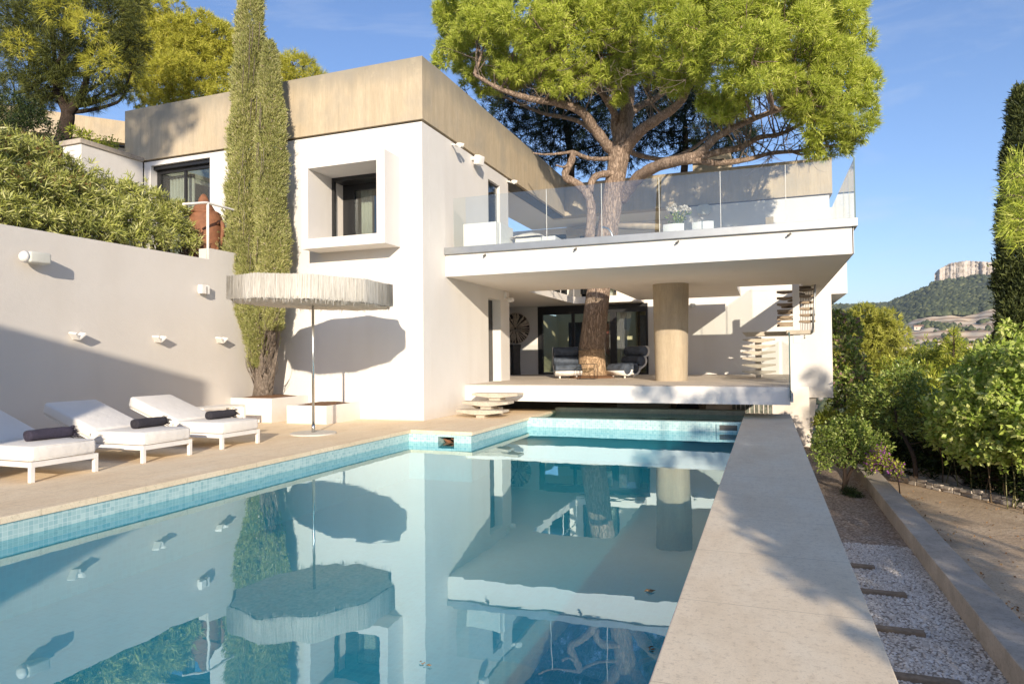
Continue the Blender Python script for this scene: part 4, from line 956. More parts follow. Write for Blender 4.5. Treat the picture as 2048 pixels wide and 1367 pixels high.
m = MB(); m.prism_y([(-2.34, 6.78), (-1.95, 6.74), (-1.83, 6.85), (-1.85, 7.05), (-1.98, 7.13), (-2.28, 7.1), (-2.38, 7.0)], 26.12, 26.349); m.build('cabinet', SPK, t, bevel=.01)
t = thing('security_camera', 'small white dome camera under the balcony at the end of the side wall', 'camera', (-7.55, 19.7, 3.4))
m = MB(); m.box(-7.588, -7.52, 19.5, 19.58, 3.28, 3.5); m.build('mount', WMETAL, t); m = MB(); m.tube([(-7.54, 19.54, 3.32), (-7.42, 19.5, 3.24), (-7.28, 19.45, 3.24)], [.04, .075, .06], 12); m.build('camera_head', WMETAL, t)
t = thing('wall_spotlight', 'round cream spotlight high on the rear wall right of the column', 'spotlight', (-2.68, 26.3, 3.4))
m = MB(); m.tube([(-2.6, 26.349, 3.36), (-2.55, 26.22, 3.36)], [.09, .10], 16); m.build('lamp_body', SPK, t); m = MB(); m.tube([(-2.55, 26.22, 3.36), (-2.55, 26.20, 3.36)], [.06, .06], 12); m.build('lens', WMETAL, t)
t = thing('under_box_lamp', 'small white lamp under the bottom edge of the rear wall beside the garden', 'lamp', (1.75, 26.45, -.15))
m = MB(); m.lathe([(.02, -.22), (.09, -.15), (.1, -.09), (.03, -.082)], (1.8, 26.42), 16); m.build('lamp_body', WMETAL, t)
for x, lb in ((-6.48, 'tiny steel spotlight on the balcony fascia, first from the left'), (-4.16, 'tiny steel spotlight on the balcony fascia below the tree'), (-1.81, 'tiny steel spotlight on the balcony fascia below the flowers'), (.5, 'tiny steel spotlight on the balcony fascia nearest its right end')):
    t = thing('fascia_spotlight', lb, 'spotlight', (x, 15.4, 4.03), 0, 'tiny spotlights on the balcony fascia')
    m = MB(); m.tube([(x, 15.42, 4.02), (x, 15.36, 4.01)], .012, 6); m.build('stem', STEEL, t); m = MB(); m.tube([(x+.035, 15.35, 4.03), (x-.035, 15.33, 3.98)], .022, 8); m.build('lamp_head', DARKIN, t)
# ------------------------------------------------------------------ lower terrace things
def roll_chair(loc, rz, lb):
    t = thing('lounge_chair', lb, 'lounge chair', loc, rz, 'low lounge chairs of blue grey velvet rolls')
    W = .86
    rolls = [(-.42, .30, .17), (-.08, .32, .17), (.22, .56, .165), (.34, .88, .165)]
    for y, z, r in rolls:
        m = MB(); n = 22; pts = []
        for j, (x, k) in enumerate(((-W/2, .86), (-W/2+.03, 1), (-W/4, 1.02), (0, 1), (W/4, 1.02), (W/2-.03, 1), (W/2, .86))):
            for q in range(n):
                a = 2*math.pi*q/n; pts.append((x, y+r*k*math.cos(a), z+r*k*math.sin(a)))
        f = [(j*n+q, j*n+(q+1) % n, (j+1)*n+(q+1) % n, (j+1)*n+q) for j in range(6) for q in range(n)]+[tuple(range(n)), tuple(6*n+q for q in range(n-1, -1, -1))]
        m.add(pts, f, True); m.build('cushion_roll', VELVET, t, local=True)
    # moulded white shell following the rolls
    path = []
    for i, (y, z, r) in enumerate(rolls[:2]):
        for a in np.linspace(math.pi*1.08, math.pi*1.95, 9): path.append((y+(r+.02)*math.cos(a), z+(r+.02)*math.sin(a)))
    for y, z, r in rolls[2:]:
        for a in np.linspace(-math.pi*.35, math.pi*.30, 7): path.append((y+(r+.02)*math.cos(a), z+(r+.02)*math.sin(a)))
    m = MB(); n = len(path); vs = []
    for off in (0, .028):
        for x in (-W/2-.01, W/2+.01):
            for i, (y, z) in enumerate(path):
                a, b = path[max(0, i-1)], path[min(n-1, i+1)]; t_ = np.array([b[0]-a[0], b[1]-a[1]]); t_ /= np.linalg.norm(t_)+1e-9
                vs.append((x, y+t_[1]*off, z-t_[0]*off))
    F = []
    for i in range(n-1):
        F += [(i, i+1, n+i+1, n+i), (2*n+i, 3*n+i, 3*n+i+1, 2*n+i+1), (i, 2*n+i, 2*n+i+1, i+1), (n+i, n+i+1, 3*n+i+1, 3*n+i)]
    F += [(0, n, 3*n, 2*n), (n-1, 3*n-1, 4*n-1, 2*n-1)]
    m.add(vs, F, True); m.build('shell', WMETAL, t, local=True)
    for x in (-.28, .28):
        for y in (-.42, .0): MB().cyl(x, y, 0, .12, .03, .03, 10).build('foot', WMETAL, t, local=True)
    return t
roll_chair((-6.28, 21.9, .752), R_(22), 'velvet roll lounge chair facing the pool, left of the tree trunk')
roll_chair((-4.3, 22.4, .752), R_(-36), 'velvet roll lounge chair turned sideways, between tree trunk and column')
t = thing('disc_sculpture', 'round sculpture of radiating wooden sticks on a dark pedestal', 'sculpture', (-9.35, 25.4, .75))
m = MB(); c = np.array([-9.42, 25.4, 2.62])
for k in range(150):
    a = random.uniform(0, 6.283); r0_, r1_ = sorted((random.uniform(.04, .5), random.uniform(.3, .62)))
    if k % 3 == 0: r0_, r1_ = .05, .62
    b = a+random.uniform(-.06, .06); y = random.uniform(-.03, .03)
    m.tube([c+np.array([r0_*math.cos(a), y, r0_*math.sin(a)]), c+np.array([r1_*math.cos(b), y, r1_*math.sin(b)])], [.012, .016], 5)
for k in range(60): a = k/60*6.283; m.tube([c+np.array([.62*math.cos(a), 0, .62*math.sin(a)]), c+np.array([.62*math.cos(a+.11), 0, .62*math.sin(a+.11)])], .012, 5)
m.build('stick_disc', plain('silvery_sticks', (.46, .39, .31), .55, 0, .4, 12), t)
m = MB(); m.tube([c+np.array([0, .04, 0]), c+np.array([0, .10, 0])], [.60, .60], 32); m.build('backing', DARKWOOD, t)
m = MB(); m.lathe([(.22, .752), (.20, 1.2), (.21, 1.7), (.25, 1.97)], (-9.42, 25.4), 4, False); m.build('pedestal', DARKWOOD, t)
t = thing('wire_table', 'square black wire side table in front of the tree trunk', 'side table', (-5.5, 20.9, .752))
m = MB(); X0, X1, Y0, Y1 = -5.66, -5.1, 20.9, 21.3; Z0, Z1 = .76, 1.22
for x in (X0, X1):
    for y in (Y0, Y1): m.tube([(x, y, Z0), (x, y, Z1)], .009, 5)
for z in (Z0, Z1): m.tube([(X0, Y0, z), (X1, Y0, z), (X1, Y1, z), (X0, Y1, z), (X0, Y0, z)], .009, 5)
m.build('wire_frame', BLACK, t); MB().box(X0, X1, Y0, Y1, 1.221, 1.227).build('table_top', glass('table_glass', (.9, .92, .9)), t)
# ------------------------------------------------------------------ balcony things
FL = 3.802
t = thing('outdoor_sofa', 'white high backed sofa block at the left end of the balcony', 'sofa', (-6.6, 16.0, FL))
MB().box(-7.24, -6.33, 15.75, 15.9, FL, 4.91).build('backrest', WMETAL, t, bevel=.012); MB().box(-6.32, -6.22, 15.8, 16.7, FL, 4.88).build('side_panel', WMETAL, t, bevel=.01)
m = MB(); m.box(-7.24, -6.33, 15.901, 16.7, FL, 4.25); m.build('seat', CUSH, t, bevel=.03)
t = thing('daybed', 'low white daybed with a cream sheepskin behind the balcony glass', 'daybed', (-5.6, 17.0, FL))
MB().box(-6.1, -5.0, 16.5, 17.6, FL, 4.58).build('base', WMETAL, t, bevel=.02)
m = mound(-6.2, -5.35, 16.4, 17.3, 4.59, .15); m.build('sheepskin', plain('sheepskin', (.80, .70, .58), .95, 0, .12, 9, .9), t)
t = thing('wooden_table', 'long rustic wooden dining table on the balcony', 'table', (-1.5, 17.6, FL))
m = MB(); n = 18; a_ = [(-2.75+3.9*k/n, 17.2+.06*math.sin(k*1.3)) for k in range(n+1)]; b_ = [(1.15-3.9*k/n, 18.1+.08*math.sin(k*1.7)) for k in range(n+1)]
m.prism(a_+b_, 4.49, 4.57); m.build('table_top', WOOD, t)
for x in (-2.4, .8): MB().box(x-.06, x+.06, 17.4, 17.9, FL, 4.489).build('leg', WOOD, t)
t = thing('wooden_bench', 'thick round log bench rail beside the tree on the balcony', 'bench', (-3.3, 17.4, FL))
m = MB(); m.tube([at(1237, 452, 17.6), at(1275, 452.5, 17.6), at(1322, 454, 17.6)], [.085, .09, .085], 14); m.build('log', WOOD, t)
p = at(1280, 452, 17.6); m = MB(); m.box(p[0]-.5, p[0]+.5, 17.45, 17.9, 4.22, 4.30); m.build('seat', WOOD, t)
for dx in (-.4, .4): MB().box(p[0]+dx-.05, p[0]+dx+.05, 17.6, 17.75, FL, 4.219).build('leg', WOOD, t)
def chair_at(x, lb):
    t = thing('dining_chair', lb, 'chair', (x, 16.6, FL), 0, 'white dining chairs at the balcony table')
    m = MB(); vs = []; n = 8
    for zz in (4.1, 4.655):
        for k in range(n+1):
            a = (k/n-.5)*1.3; vs.append((x+.235*math.sin(a)/math.sin(.65), 16.75-.30*math.cos(a)+.1, zz))
    m.add(vs, [(k, k+1, n+2+k, n+1+k) for k in range(n)]); o = m.build('backrest', WMETAL, t)
    s = o.modifiers.new('s', 'SOLIDIFY'); s.thickness = .03
    MB().box(x-.22, x+.22, 16.62, 17.05, 4.24, 4.28).build('seat', WMETAL, t)
    for dx in (-.2, .2):
        for dy in (16.66, 17.0): MB().tube([(x+dx, dy, FL), (x+dx*.9, dy, 4.24)], .015, 6).build('leg', WMETAL, t)
chair_at(at(1346, 450, 16.5)[0], 'white tub dining chair directly below the roses'); chair_at(at(1405, 450, 16.5)[0], 'white tub dining chair just right of the roses')
t = thing('steel_armchair', 'curved bright steel chair arm beside the tree on the balcony', 'chair', (-4.6, 16.2, FL))
m = MB()
for Y_ in (16.2, 16.6): m.tube(catmull([at(1203, 454, Y_), at(1213, 456, Y_), at(1221, 463, Y_), at(1226, 480, Y_), np.array([at(1226, 480, Y_)[0], Y_, FL])]), .022, 8)
m.build('frame', STEEL, t)
p = at(1212, 470, 16.2); m = MB(); m.box(p[0]-.2, p[0]+.14, 16.2, 16.65, 4.20, 4.24); m.build('seat', BLACK, t)
vc = at(1357, 445, 17.5); t = thing('flower_vase', 'glass vase of white roses standing on the balcony table', 'vase', (vc[0], 17.5, 4.575))
m = MB(); m.lathe([(.09, 4.575), (.10, 4.6), (.085, 4.78), (.10, 4.88)], (vc[0], 17.5), 16, cap=False); m.build('vase', glass('vase_glass', (.8, .88, .8)), t)
m = MB(); heads = [(1341, 421), (1350, 413), (1337, 418), (1362, 416), (1370, 416), (1377, 419), (1366, 423), (1347, 420)]
P_ = [at(u, v_, 17.4+random.uniform(-.12, .12)) for u, v_ in heads]
for p in P_: m.tube([(vc[0], 17.5, 4.62), (p+np.array([vc[0], 17.5, 4.85]))/2, p], .006, 5)
m.build('stem', SHRUB, t)
PET = foliage('rose_petals', (.70, .64, .52), (.85, .80, .70), (.88, .85, .78), .2, .8)
for p in P_:
    V, F = leaves(np.tile(p, (40, 1)), rdir(40, .4), 1, .065, .085, .014, bias=1.5); link_mesh('rose_head', np_mesh('rose_head', V, F), PET, t)
lp = np.array([vc[0], 17.5, 4.98])+rng.normal(size=(60, 3))*np.array([.13, .08, .07]); V, F = leaves(lp, rdir(60), 2, .08, .045, .01); link_mesh('foliage', np_mesh('foliage', V, F), BUSHG, t)
t = tag(MB().box(at(1531, 440, 17.3)[0], at(1547, 440, 17.3)[0], 17.3, 17.5, 4.571, at(1539, 433.5, 17.3)[2]).build('wooden_block', WOOD, bevel=.006), 'small square wooden block at the right end of the balcony table', 'block')
# ------------------------------------------------------------------ terracotta figure jar
t = thing('terracotta_jar', 'big terracotta jar with conical lid and ear handle beside the oleander', 'jar', (-13.05, 12.9, 3.8))
m = MB(); m.lathe([(.30, 3.80), (.36, 4.1), (.42, 4.5), (.43, 4.85), (.38, 5.05), (.33, 5.12)], (-12.98, 12.95), 28); m.build('body', TERRA, t)
m = MB(); n = 40; prof = [(.36, 5.10), (.38, 5.13), (.30, 5.17)]
vs = [(-13.02+r*(1+.05*math.sin(k*5*2*math.pi/n*2))*math.cos(2*math.pi*k/n), 12.95+r*math.sin(2*math.pi*k/n), z) for r, z in prof for k in range(n)]
m.add(vs, [(i*n+k, i*n+(k+1) % n, (i+1)*n+(k+1) % n, (i+1)*n+k) for i in range(2) for k in range(n)], True); m.build('ruffle', TERRA, t)
m = MB(); m.lathe([(.27, 5.14), (.26, 5.22), (.19, 5.34), (.14, 5.38), (.11, 5.50), (.05, 5.60), (.005, 5.62)], (-13.04, 12.95), 24); m.build('lid', TERRA, t)
m = MB(); m.tube(catmull([(-12.62, 12.9, 4.82), (-12.45, 12.9, 4.86), (-12.38, 12.9, 4.70), (-12.45, 12.9, 4.35), (-12.6, 12.9, 4.1)]), [.05]*17, 8); m.build('handle', TERRA, t)

# ------------------------------------------------------------------ vegetation
def foliage_mesh(name, parent, mat, parts):
    V, F = merge(parts) if isinstance(parts, list) else parts
    me = np_mesh(name, V, F); return link_mesh(name, me, mat, parent)
def twigs(m, starts, ends, r0_, n=5, sag=.1, r1=.4):
    for s, e in zip(starts, ends):
        s, e = np.array(s, float), np.array(e, float); L = np.linalg.norm(e-s)
        mid = (s+e)/2+np.array([random.gauss(0, .08), random.gauss(0, .08), -sag])*L
        q = (s*.3+mid*.7)+rng.normal(size=3)*.03*L
        m.tube(catmull([s, q, (mid+e)/2+rng.normal(size=3)*.04*L, e], 3), list(np.linspace(r0_, r0_*r1, 10)), n, cap=False)

# ---- the big umbrella pine growing through the balcony
PX = lambda u, v, Y: at(u, v, Y)
pine = thing('umbrella_pine', 'huge bright green umbrella pine growing up through the terrace and balcony', 'pine tree', (-5.75, 22.2, .75))
def limb(m, pts, r0_, r1_, n=12, k=5):
    r0_, r1_ = r0_*.88, r1_*.85
    c = catmull([PX(*p) for p in pts], k); R = list(np.linspace(r0_, r1_, len(c)))
    R = [r*(1+.07*math.sin(i*1.7)+random.uniform(-.03, .03)) for i, r in enumerate(R)]
    m.tube(c, R, n); return c
tk = MB()
TY = 22.2
base = catmull([PX(1183, 700, TY), PX(1190, 640, TY), PX(1197, 580, TY), PX(1208, 510, TY), PX(1219, 440, TY), PX(1229, 370, TY), PX(1236, 325, TY), PX(1240, 295, TY)], 5)
tk.tube(base, list(np.linspace(.43, .33, len(base)-8))+[.33, .33, .34, .35, .36, .38, .38, .34], 18)
limbs = []
limbs.append(limb(tk, [(1238, 310, 22.2), (1216, 292, 22.0), (1189, 257, 21.6), (1161, 222, 21.0), (1115, 206, 20.4), (1060, 197, 19.8), (1000, 178, 19.3), (950, 150, 19)], .24, .06))
limbs.append(limb(tk, [(1185, 262, 21.8), (1150, 240, 22.6), (1080, 225, 23.2), (1010, 195, 23.6), (955, 184, 24)], .10, .04, 9))
limbs.append(limb(tk, [(1238, 300, 22.3), (1230, 250, 22.2), (1228, 225, 22.0), (1198, 179, 21.2), (1152, 133, 20.4), (1130, 100, 20)], .20, .06))
limbs.append(limb(tk, [(1243, 300, 22.2), (1249, 257, 22.2), (1254, 215, 22.3), (1258, 160, 22.4), (1262, 100, 22.4), (1262, 30, 22.4), (1262, -60, 22.4)], .34, .10, 14))
limbs.append(limb(tk, [(1246, 305, 22.2), (1281, 262, 21.6), (1317, 237, 21.0), (1359, 206, 20.4), (1391, 151, 19.8), (1430, 110, 19.3)], .24, .07))
limbs.append(limb(tk, [(1256, 235, 22.3), (1275, 215, 22.8), (1317, 193, 23.4), (1345, 165, 24), (1400, 120, 24.6)], .17, .06))
limbs.append(limb(tk, [(1232, 205, 22.0), (1222, 175, 21.5), (1205, 135, 21), (1190, 90, 20.6)], .11, .04, 8))
F_ = limb(tk, [(1243, 398, 22.3), (1262, 372, 21.9), (1285, 348, 21.4), (1327, 328, 20.8), (1391, 315, 20.2)], .24, .19)
limbs.append(limb(tk, [(1385, 317, 20.3), (1410, 297, 20.1), (1432, 275, 20), (1483, 248, 19.8), (1556, 220, 19.6), (1625, 206, 19.6)], .17, .05))
limbs.append(limb(tk, [(1400, 313, 20.2), (1440, 303, 20.6), (1483, 294, 21), (1519, 275, 21.2), (1560, 268, 21.4), (1611, 243, 21.6), (1650, 215, 21.6)], .13, .04))
limbs.append(limb(tk, [(1388, 318, 20.2), (1430, 326, 20.6), (1490, 320, 21.2), (1545, 306, 21.6), (1610, 300, 22), (1660, 275, 22)], .12, .04, 9))
# second smaller stem left of the main trunk
G_ = limb(tk, [(1176, 520, 21.4), (1180, 470, 21.3), (1183, 425, 21.3), (1177, 393, 21.2), (1155, 368, 21.0), (1130, 352, 20.8), (1143, 322, 20.8), (1147, 302, 20.8)], .20, .12)
limb(tk, [(1147, 303, 20.8), (1120, 307, 20.6), (1090, 309, 20.4), (1066, 306, 20.2)], .06, .03, 8)
limb(tk, [(1143, 325, 20.8), (1128, 334, 20.6), (1112, 330, 20.4)], .05, .03, 8)
limb(tk, [(1147, 305, 20.9), (1175, 316, 21.4), (1200, 318, 21.8), (1232, 316, 22.1)], .08, .09, 9)
limb(tk, [(1180, 385, 21.2), (1184, 362, 21.3), (1198, 350, 21.6), (1232, 346, 22.1)], .13, .14, 9)
limb(tk, [(1250, 300, 22.4), (1285, 312, 23), (1330, 318, 23.6), (1380, 300, 24.2), (1420, 270, 24.6)], .11, .05, 9)
trunk = tk.build('trunk', PINE_BARK, pine, recalc=False)
bm_ = MB(); c = catmull([PX(1184, 762, TY-.02), PX(1184, 742, TY), PX(1184, 720, TY), PX(1183, 699, TY)], 4)
bm_.tube(c, [.60, .56, .53, .50, .48, .47, .46, .455, .45, .45, .44, .44, .435], 20); bm_.build('bare_trunk_base', PINE_PALE, pine, recalc=False)
MB().lathe([(.80, .753), (.72, .80), (.5, .85)], tuple(PX(1184, 762, TY)[:2]), 20).build('root_mound', SOIL, pine)
# blobs: (u, v, Y, radius in px of the photo)
def B(u, v, Y, r, fy=1.0, fz=1.0):
    p = at(u, v, Y); R = r/FPX*((p-CAMP)@fw); return (p, np.array([R, R*fy, R*fz]))
crown = [B(*a) for a in (
    (905, 60, 21, 52), (935, 10, 20.5, 70), (960, 95, 20, 60), (900, 115, 21.5, 36), (985, 40, 19, 70), (1035, 95, 19, 58), (1010, 150, 20, 36), (1060, 25, 18.5, 75), (1100, 90, 19.2, 55), (1085, 140, 19.6, 36), (1130, 40, 19, 68), (1150, 105, 19.8, 42), (1120, 165, 19.6, 24),
    (940, 140, 21, 34), (970, 165, 22, 26), (1180, 50, 20, 60), (1205, 110, 20.2, 38), (1225, 40, 20, 55), (1260, 90, 20.4, 40), (1240, 160, 20.6, 26), (1210, 150, 20, 22), (1275, 140, 20.2, 26),
    (1320, 30, 18.6, 75), (1340, 100, 19, 58), (1310, 150, 19.6, 34), (1400, 60, 18.4, 78), (1390, 130, 19.2, 52), (1350, 165, 19.6, 26), (1450, 110, 18.2, 66), (1490, 60, 17.6, 72), (1505, 120, 17.6, 62), (1470, 165, 18.4, 40), (1530, 150, 18.2, 36),
    (1440, 228, 19.2, 24, 1, .8), (1478, 212, 19.2, 22, 1, .8), (1410, 205, 19.4, 18), (1450, 200, 19.4, 20), (1235, 195, 20.8, 14), (1170, 175, 20.2, 15),
    (1570, 40, 18.6, 80), (1590, 110, 19.2, 70), (1640, 60, 19.4, 70), (1650, 130, 19.8, 66), (1615, 175, 19.4, 48), (1690, 120, 20.4, 56), (1700, 180, 20.4, 52), (1660, 210, 20, 50), (1695, 235, 20.6, 52), (1640, 255, 20.2, 32), (1665, 290, 20.8, 36, 1, .8), (1700, 280, 21, 30), (1625, 300, 20.8, 18), (1600, 215, 19.8, 28),
    (1650, 0, 20, 80), (1560, -40, 20, 100), (1400, -60, 19.5, 120), (1250, -60, 20, 110), (1100, -60, 20, 110), (960, -60, 21, 90), (1250, 20, 24.5, 80),
    (950, 60, 24, 75), (1050, 60, 25, 95), (1180, 60, 25.5, 100), (1330, 60, 25.5, 105), (1450, 60, 25, 105), (1580, 90, 24.5, 95), (1660, 160, 23.6, 70), (1600, 190, 23.5, 45), (1400, -80, 25, 140), (1150, -80, 25, 130))]
def sub_blobs(bl, n, ratio, up=.1):
    o = []
    for c, r in bl:
        d = rdir(n, up)
        for q in d: o.append((c+q*r*.80, r*ratio*random.uniform(.75, 1.2)))
    return o
fine = sub_blobs(crown[:-20], 15, .31)+sub_blobs(crown[-20:], 12, .36)
P, D = blob_points(fine, 60, .70, .86, .10, .15)
CC = np.array([c for c, r in crown]); CRR = np.array([r for c, r in crown])
dd = np.min((((P[:, None]-CC[None])/CRR[None])**2).sum(2)**.5, 1); ok_ = dd > .70; P, D = P[ok_], D[ok_]
hang = (P[:, 2] < 8.6+.0*P[:, 0]) & (P[:, 0] < -3.6) & (P[:, 0] > -7.4) & (rng.random(len(P)) < .55); P, D = P[~hang], D[~hang]
print('pine tufts', len(P))
D = unit(D+np.array([0, 0, .25]))
parts = [leaves(P, D, 18, .17, .0145, .02, bias=1.3, tri=True)]
P2, D2 = blob_points([(c, r*.74) for c, r in fine], 26, .5, .5, .1)
parts.append(leaves(P2, D2, 9, .18, .026, .05, bias=.6, tri=True))
foliage_mesh('crown', pine, NEEDLE, parts)
tw = MB()
LP = np.concatenate([np.array(l[len(l)//3:]) for l in limbs])
for c, r in crown:
    if at(0, 0, 1) is None: pass
    d = np.linalg.norm(LP-c, axis=1); i = d.argmin()
    if d[i] < 5:
        twigs(tw, [LP[i]], [c], min(.075, .03+.012*d[i]), 6)
        for k in range(5):
            e = c+rdir(1)[0]*r*.85; twigs(tw, [c*(.6)+LP[i]*.4 if k % 2 else c], [e], .018, 4, .02)
tw.build('branches', PINE_BARK, pine, recalc=False)
tw = MB()
for k in range(120):
    u = random.uniform(960, 1560); v_ = random.uniform(50, 185); p = at(u, v_, random.uniform(17.9, 19.2)+abs(u-1350)/260)
    for j in range(3):
        e = p+np.array([random.gauss(0, .28), random.gauss(0, .2), random.gauss(.1, .22)]); twigs(tw, [p], [e], .010, 3, .12)
for k in range(130):
    p = LP[random.randrange(len(LP))]; e = p+np.array([random.gauss(0, .5), random.gauss(-.1, .4), random.uniform(.5, 1.7)]); twigs(tw, [p], [e], random.uniform(.014, .03), 5, .05)
    q = p*.45+e*.55
    for j in range(2): twigs(tw, [q], [e+np.array([random.gauss(0, .5), random.gauss(0, .3), random.uniform(-.2, .5)])], .012, 4, .05)
# bare twigs hanging under the crown
for u, v_, Y in ((1150, 150, 20), (1190, 160, 20), (1240, 170, 20.5), (1280, 160, 20.2), (1050, 165, 20), (1460, 235, 19.3), (1580, 250, 20.5), (1600, 290, 21), (1560, 290, 21), (1540, 300, 21.3), (1590, 270, 21), (1100, 175, 20), (930, 180, 22), (1000, 180, 21)):
    p = at(u, v_, Y); 
    for k in range(7):
        e = p+np.array([random.gauss(0, .35), random.gauss(0, .3), random.gauss(-.15, .25)]); twigs(tw, [p], [e], .013, 4, .1)
        for j in range(3): twigs(tw, [e*.6+p*.4], [e+np.array([random.gauss(0, .18), 0, random.gauss(-.08, .14)])], .007, 3, .1)
tw.build('bare_twigs', bark('pale_twig', (.38, .30, .23), (.56, .46, .37), 3), pine, recalc=False)

def px_tree(name, lb, blobs, mat, bmat, stem, dens, k, L, W, tri=True, r0_=.2, grp=None, bias=1.0, inner=6, rin=.78, lump=.12, catname='pine tree', part='crown', droop=0., trunk_n=10, spread=.04, extra=None, up=.15, sub_=None):
    s = catmull([np.array(p) for p in stem], 4); t = thing(name, lb, catname, tuple(s[0]), 0, grp)
    m = MB(); m.tube(s, list(np.linspace(r0_, r0_*.5, len(s))), trunk_n)
    SP = np.array(s[len(s)//3:])
    for c, r in blobs:
        d = np.linalg.norm(SP-c, axis=1); i = d.argmin(); twigs(m, [SP[i]], [c], max(.012, r0_*.28), 5)
        for q in range(3): twigs(m, [c], [c+rdir(1)[0]*r*.8], max(.006, r0_*.1), 3, .02)
    m.build('trunk', bmat, t, recalc=False)
    P, D = blob_points(sub_blobs(blobs, *sub_) if sub_ else blobs, dens, rin, .8, lump, up)
    parts = [leaves(P, unit(D+np.array([0, 0, .15])), k, L, W, spread, bias=bias, tri=tri, droop=droop, fold=0 if tri else .06)]
    if inner:
        P2, D2 = blob_points([(c, r*.7) for c, r in blobs], inner, .4, .3, .1); parts.append(leaves(P2, D2, k, L, W*1.1, spread*1.5, bias=.5, tri=tri))
    foliage_mesh(part, t, mat, parts)
    if extra:
        q, mt, frac, kk, LL, WW = extra; sel = rng.random(len(P)) < frac
        if sel.any(): foliage_mesh(q, t, mt, leaves(P[sel], D[sel], kk, LL, WW, spread*1.2, bias=1, tri=tri))
    return t
# dark pines behind the villa, seen under the crown
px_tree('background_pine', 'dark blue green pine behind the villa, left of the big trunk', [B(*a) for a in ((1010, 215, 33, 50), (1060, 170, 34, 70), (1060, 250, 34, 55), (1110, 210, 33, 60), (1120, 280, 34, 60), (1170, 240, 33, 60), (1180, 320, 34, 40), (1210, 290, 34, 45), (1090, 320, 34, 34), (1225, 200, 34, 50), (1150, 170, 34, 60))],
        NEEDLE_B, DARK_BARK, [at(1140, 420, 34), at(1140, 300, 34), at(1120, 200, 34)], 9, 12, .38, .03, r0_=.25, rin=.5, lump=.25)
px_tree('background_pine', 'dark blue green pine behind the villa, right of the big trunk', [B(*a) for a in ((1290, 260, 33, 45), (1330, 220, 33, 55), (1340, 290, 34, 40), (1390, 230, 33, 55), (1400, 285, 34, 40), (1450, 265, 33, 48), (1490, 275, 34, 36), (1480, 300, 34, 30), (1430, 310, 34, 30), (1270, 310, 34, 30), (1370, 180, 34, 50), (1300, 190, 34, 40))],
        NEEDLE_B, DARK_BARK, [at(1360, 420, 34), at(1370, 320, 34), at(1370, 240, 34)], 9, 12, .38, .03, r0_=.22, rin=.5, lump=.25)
t = thing('roof_chimney', 'small concrete roof box behind the upper band, among the branches', 'chimney', (-3.2, 29, 8.1))
p = at(1440, 310, 29); q = at(1462, 322, 29); MB().box(at(1385, 318, 29)[0], q[0], 29, 29.8, 8.1, at(1452, 306, 29)[2]).build('shaft', BAND, t)
MB().box(at(1385, 318, 29)[0], at(1448, 318, 29)[0], 28.97, 28.999, at(1440, 325, 29)[2], at(1440, 318, 29)[2]).build('vent_slot', BLACK, t)

# ---- pines at the upper left
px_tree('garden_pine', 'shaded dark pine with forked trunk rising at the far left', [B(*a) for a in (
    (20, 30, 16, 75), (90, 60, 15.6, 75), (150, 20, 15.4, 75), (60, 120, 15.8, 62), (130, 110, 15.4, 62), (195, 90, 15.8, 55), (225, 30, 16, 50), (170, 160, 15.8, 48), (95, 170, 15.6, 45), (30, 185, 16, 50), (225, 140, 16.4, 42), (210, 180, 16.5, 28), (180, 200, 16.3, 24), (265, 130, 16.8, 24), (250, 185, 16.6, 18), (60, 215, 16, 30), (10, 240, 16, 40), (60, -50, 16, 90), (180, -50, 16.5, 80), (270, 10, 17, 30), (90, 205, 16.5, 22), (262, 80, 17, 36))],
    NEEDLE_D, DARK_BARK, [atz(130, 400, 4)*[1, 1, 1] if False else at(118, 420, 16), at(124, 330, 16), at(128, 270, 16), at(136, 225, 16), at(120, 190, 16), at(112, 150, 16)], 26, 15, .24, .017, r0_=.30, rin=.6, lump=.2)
m = MB(); c = catmull([at(136, 228, 16), at(152, 208, 16), at(166, 185, 16), at(175, 150, 16)], 4); m.tube(c, list(np.linspace(.17, .09, len(c))), 10)
gp = [o for o in bpy.data.objects if o.get('label', '').startswith('shaded dark pine')][0]; m.build('branch', DARK_BARK, gp, recalc=False)
P, D = blob_points([B(*a) for a in ((200, 130, 14.6, 30), (225, 120, 14.6, 20), (120, 10, 14, 40), (180, 55, 14.2, 30), (40, 90, 14.3, 25))], 26); foliage_mesh('sunlit_tufts', gp, NEEDLE_Y, leaves(P, D, 14, .22, .016, .04, tri=True))  # sunlit patches put in as tufts of a brighter needle colour
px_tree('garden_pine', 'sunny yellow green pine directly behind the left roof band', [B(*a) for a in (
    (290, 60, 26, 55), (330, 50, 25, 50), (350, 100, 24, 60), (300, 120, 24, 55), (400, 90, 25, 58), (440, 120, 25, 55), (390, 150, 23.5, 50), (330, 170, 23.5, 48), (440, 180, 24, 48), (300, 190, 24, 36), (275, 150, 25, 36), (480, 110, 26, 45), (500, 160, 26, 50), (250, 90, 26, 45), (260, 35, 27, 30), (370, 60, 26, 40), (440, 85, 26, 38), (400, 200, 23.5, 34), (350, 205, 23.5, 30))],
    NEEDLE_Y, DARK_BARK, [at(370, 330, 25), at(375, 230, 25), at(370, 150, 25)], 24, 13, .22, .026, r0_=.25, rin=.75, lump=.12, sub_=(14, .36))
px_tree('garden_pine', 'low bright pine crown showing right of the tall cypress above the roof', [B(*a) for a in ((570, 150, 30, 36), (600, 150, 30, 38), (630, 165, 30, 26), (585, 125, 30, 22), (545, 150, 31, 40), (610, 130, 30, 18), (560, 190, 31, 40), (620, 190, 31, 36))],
    NEEDLE_Y, DARK_BARK, [at(590, 260, 31), at(590, 200, 31), at(590, 160, 31)], 11, 14, .36, .027, r0_=.2, rin=.75)
